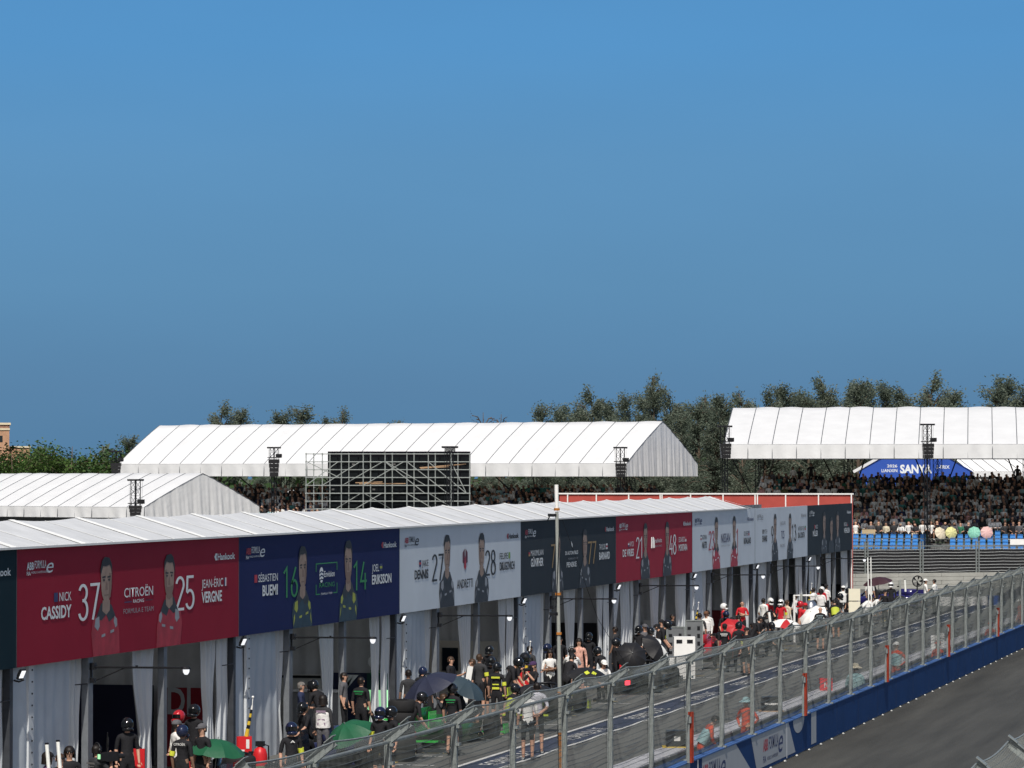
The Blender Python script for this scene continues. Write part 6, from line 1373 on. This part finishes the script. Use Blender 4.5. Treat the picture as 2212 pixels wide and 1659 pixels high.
# ---- branded boards inside the garages, standing before the dividing drapes and facing up the lane
dm = lambda n, c: mat('display_'+n, c, .5, 0, .06, 1)
def DMt(x, y, z): return Matrix(((1,0,0,x),(0,0,-1,y),(0,1,0,z),(0,0,0,1)))
def display(i, px0, px1, ptop, label, m, dy=.35):
    Y = TY(i,1)-dy; a, b_ = atY(px0, ptop, Y), atY(px1, ptop, Y); x1 = min(b_.x, -27.35); x0 = max(min(a.x, x1-.3), -33.9)
    t = thing('display_wall', label, 'display wall', ((x0+x1)/2, Y, 0))
    b = MB(); b.lohi((x0, Y, 0), (x1, Y+.08, a.z)); b.build('wall_panel', m, t); return t, x0, x1, a.z, Y
def xat(px, Y): return atY(px, 1500, Y).x
display(0, 150, 330, 1478, 'dark blue-black wall inside the nearest full garage', dm('ink', (.014,.016,.04)), .30)
t, x0, x1, z1, Y = display(0, 340, 449, 1485, 'red lettered wall inside the nearest full garage', dm('red', (.20,.008,.018)), .42)
c_ = atY(362, 1532, Y); letters('lettering', 'DI', xat(412, Y)-c_.x, .62, DMt(c_.x, Y-.01, c_.z-.1), mat('display_print_grey', (.36,.38,.40), .5), t, .02)
t, x0, x1, z1, Y = display(1, 540, 712, 1455, 'pale lettered wall inside the second garage behind the counter', dm('pale', (.60,.60,.57)), .30)
c_ = atY(640, 1530, Y); letters('lettering', 'ion', xat(656, Y)-c_.x+.12, .26, DMt(c_.x-.1, Y-.01, c_.z), pb, t, .02)
b = MB(); b.lohi((x0, Y-.03, z1-.10), (x1, Y-.005, z1-.03)); b.build('top_line', blackm, t)
t, x0, x1, z1, Y = display(1, 714, 846, 1453, 'green and navy striped wall with a lettered panel inside the second garage', dm('navy', (.016,.022,.06)), .36)
for k, px in enumerate((742, 752, 763, 773)):
    x = xat(px, Y); b = MB(); b.prism([(x-.25, Y-.006, .5+.3*k), (x-.12, Y-.006, .5+.3*k), (x+.16, Y-.006, z1-.05), (x+.02, Y-.006, z1-.05)], (0,.004,0)); b.build('stripe', pw, t)
y0, y1 = xat(793, Y), xat(838, Y)
b = MB(); b.lohi((y0, Y-.02, 0), (y1, Y-.004, 1.0)); b.build('green_plinth', dm('green', (.01,.15,.03)), t); b = MB(); b.lohi((y0, Y-.02, 1.02), (y1, Y-.004, z1)); b.build('dark_panel', dm('pine', (.016,.07,.06)), t)
letters('lettering', 'Envision', (y1-y0)*.52, .17, DMt(y0+(y1-y0)*.40, Y-.03, 1.70), pw, t, .015); letters('lettering', 'RACING', (y1-y0)*.72, .13, DMt(y0+(y1-y0)*.17, Y-.03, 1.42), pg, t, .01)
b = MB(); b.ball((y0+(y1-y0)*.25, Y-.03, 1.78), (.12,.01,.15), 12, 6); b.build('emblem', pw, t)
Y = TY(1,1)-1.4; t = thing('counter', 'pale counter standing inside the second garage', 'counter', (xat(688, Y), Y, 0)); b = MB(); b.box((0,0,.5), (1.3,.6,1.0)); b.build('cabinet', dm('grey', (.32,.32,.32)), t, world=False); b = MB(); b.box((0,0,1.02), (1.4,.7,.04)); b.build('top', white, t, world=False)
t, x0, x1, z1, Y = display(2, 880, 1012, 1383, 'beige wall with a dark screen inside the third garage', dm('beige', (.55,.51,.44)), .30)
b = MB(); b.lohi((xat(956, Y), Y-.06, .75), (xat(990, Y), Y-.005, z1-.22)); b.build('screen', mat('screen_off', (.008,.014,.022), .2), t)
display(2, 1014, 1085, 1385, 'second pale wall inside the third garage right of the curtain', dm('stone', (.58,.57,.52)), .40)
t, x0, x1, z1, Y = display(3, 1190, 1330, 1345, 'black wall inside the charcoal-bannered garage', dm('black', (.010,.010,.014)))
c_ = atY(1296, 1462-60, Y); letters('lettering', 'B', .3, .3, DMt(c_.x, Y-.01, c_.z), pgrey, t, .01)
display(4, 1390, 1475, 1340, 'pale wall inside the crimson-bannered garage', dm('white', (.66,.66,.64)))
display(5, 1500, 1560, 1318, 'dark red wall inside the garage after the crimson banner', dm('maroon', (.16,.015,.022)), .3)
display(5, 1562, 1600, 1329, 'white wall inside the garage behind the bald figure', dm('snow', (.7,.7,.7)), .36)
display(5, 1601, 1618, 1320, 'narrow red wall strip inside the garage behind the bald figure', dm('crimson', (.42,.015,.025)), .42)
display(6, 1680, 1760, 1283, 'blue-black wall inside the garage behind the white helmet', dm('dusk', (.016,.02,.03)))
display(7, 1765, 1850, 1262, 'black wall inside the last garage', dm('coal', (.01,.01,.012)))
# ================================================================== spectators
rn = random.Random(77)
tops = ['blk']*26+['wht']*44+['gry']*10+['dgy']*12+['nvy']*8+['bei']*2+['cre']*3+['red']*1+['pnk']*3+['grn']*1+['teal']*3+['lbl']*3+['yel']*1+['pur']*2+['olv']*3
cname = dict(blk='black', wht='white', gry='grey', dgy='charcoal', nvy='navy', bei='beige', cre='cream', red='red', pnk='pink', grn='green', teal='teal', lbl='pale blue', yel='yellow', brn='brown', pur='purple', olv='olive', tan='tan')
hairs = [hairm]*8+[brownhair]*2+[C['wht'], C['blk'], C['cre']]
SP = [BODY['sit'], BODY['sitlean'], BODY['sitarm']]
slots = []
for r_ in range(4, ROWS):
    a0 = -.3 if r_ < 15 else -6.6
    a = a0
    while a < 15.0:
        occ = .62 if r_ == 4 else (.85 if r_ == 5 else .95)
        if rn.random() < occ: slots.append((r_, a+rn.uniform(-.07,.07)))
        a += .50
order = sorted(slots, key=lambda q: (q[0] if q[1] > -.4 else q[0]-8, q[1]))
indiv, rest = order[:185], order[185:]
def seat_row(k, z0=SZ0): return k*RD, z0+k*RR-.04
for r_, a in indiv:
    b_, z = seat_row(r_); p = CF.pt(a, b_+.05, z); tp = rn.choice(tops); me = rn.choice(SP[:2]) if rn.random() < .85 else SP[2]
    lit = 'sunlit front rows' if r_ < 6 else 'shaded rows'
    o = put('spectator', me, None, p, CF.yaw+pi+rn.uniform(-.35,.35)); o.scale = (rn.uniform(.92,1.04),)*3
    tag(o, 'spectator in %s top seated in the %s of the right grandstand' % (cname[tp], lit), 'person', 'spectators in the right grandstand')
    bt = rn.choice(['blk','dgy','nvy','gry','bei','blk']); sk = skind if rn.random() < .6 else skinl
    override(o, {0: sk, 1: C[tp], 2: C[bt], 3: C[rn.choice(['blk','wht'])], 4: C[bt] if rn.random() < .75 else sk, 5: sk if rn.random() < .4 else C[tp], 6: rn.choice(hairs)})
# the remaining crowd, past counting, as one mass
keys = ['blk','wht','gry','dgy','nvy','bei','pnk','teal']; cm2 = [skind, C['blk'], C['wht'], C['gry'], C['dgy'], C['nvy'], C['lbl'], C['gry'], C['teal'], hairm, skinl]
b = MB()
src = [([v.co.copy() for v in m.vertices], [(tuple(p.vertices), p.material_index) for p in m.polygons]) for m in SP]
def crowd_at(p, yaw, sc=1.):
    vs, fs = rn.choice(src); M = Matrix.Translation(p) @ Matrix.Rotation(yaw, 4, 'Z') @ Matrix.Scale(sc, 4); o = len(b.v)
    t1 = rn.choice([1,1,1,1,2,2,2,2,3,4,4,5,6,8]); t2 = rn.choice([1,1,4,4,5,3]); sk = rn.choice([0,0,10]); rn_arm = rn.random() < .6
    b.v += [tuple(M @ v) for v in vs]
    for f, z in fs: b.f.append(tuple(i+o for i in f)); b.m.append({0:sk,1:t1,2:t2,3:1,4:t2,5:t1 if rn_arm else sk,6:9,7:1}[z])
for r_, a in rest: bb_, z = seat_row(r_); crowd_at(CF.pt(a, bb_+.05, z), CF.yaw+pi+rn.uniform(-.4,.4), rn.uniform(.92,1.04))
for k in range(9):
    a = 3.3
    while a < LB-1.2:
        if rn.random() < .85: p = BS.pt(a+rn.uniform(-.06,.06), k*RD+.05, 3.2+k*RR-.04); crowd_at(p, BS.yaw+pi+rn.uniform(-.4,.4), rn.uniform(.92,1.04))
        a += .52
tag(b.build('crowd', cm2, smooth=True), kind='stuff')
# a few standing spectators along the top of the stands
for k, (px, py, lab, tp) in enumerate(((1668,1017,'spectator in grey top standing at the upper left of the right grandstand','gry'),(1713,1008,'spectator standing in white top at the upper left of the right grandstand','wht'),(1727,1010,'spectator in black standing with arms on hips, upper left of the right grandstand','blk'),(1752,1000,'tall dark silhouetted spectator standing at the top left of the right grandstand','blk'),(2198,1005,'spectator in black standing at the top right of the right grandstand','blk'),(1953,1066,'spectator in white standing in the middle of the shaded crowd','wht'))):
    z = 262 if k < 5 else 256.5
    p = atD(px, py, z); q = person(0, 0, lab, ('onehip' if 'hips' in lab else 'stand'), 175+degrees_(k) if False else 170+k*6, tp, 'blk', 'blk', None, skind, loc=(p.x, p.y, 0), zg=p.z-1.74)
# umbrellas and signs held in the sunlit rows
for (px, py, rad, lab, c, tl) in ((2034,1150,.46,'round cream umbrella held up in the sunlit front rows',(.62,.55,.42),(66,8)),(2056,1150,.42,'pale yellow umbrella seen edge-on right of the cream one',(.62,.60,.28),(70,55)),(2103.5,1149,.44,'mint green umbrella held up in the front rows',(.22,.52,.40),(70,-6)),(2132,1149,.44,'pale pink umbrella right of the mint one',(.66,.42,.40),(72,14))):
    p = atD(px, py, 248.9)
    t = umbrella(0, 0, 0, rad, lab, [um('stand_%d' % px, c)], tl, .22, .6, 'umbrellas in the front rows', loc=p)
p = CF.pt(1.05, 2.5, 3.02); t = thing('card_board', 'tan cardboard sheet held by front-row spectators at the left', 'board', p, CF.yaw); b = MB(); b.box((0,0,0), (.9,.03,.34)); b.build('sheet', mat('cardboard', (.50,.38,.22), .8, 0, .1, 4), t, world=False)
# blue seats in the empty front rows
seatb = mat('seat_blue', (.045,.21,.52), .35, 0, .1, 5)
b = MB(); b.box((0,.0,.0), (.38,.36,.05)); b.prism([(-.185,.19,.0),(.185,.19,.0),(.17,.23,.24),(-.17,.23,.24)], (0,.04,0)); b.box((0,.08,-.2), (.06,.2,.36)); b.tube([(-.17,.2,.235),(.17,.2,.235)], .022, 5)
sme = b.mesh('stadium_seat', seatb)
taken = set((r_, round(a*2)) for r_, a in slots)
n_ = 0
for r_ in range(0, 5):
    a = -.3
    while a < 12.3:
        gap = 5.1 < a < 6.3
        if not gap and n_ < 145 and not (r_ >= 4 and (r_, round(a*2)) in taken):
            b_, z = seat_row(r_); o = put('stadium_seat', sme, None, CF.pt(a, b_, z+.38), CF.yaw)
            tag(o, 'empty blue plastic seat, row %s of the sunlit front rows' % ['one','two','three','four','five','six'][r_], 'seat', 'blue seats in the front rows'); n_ += 1
        a += .50
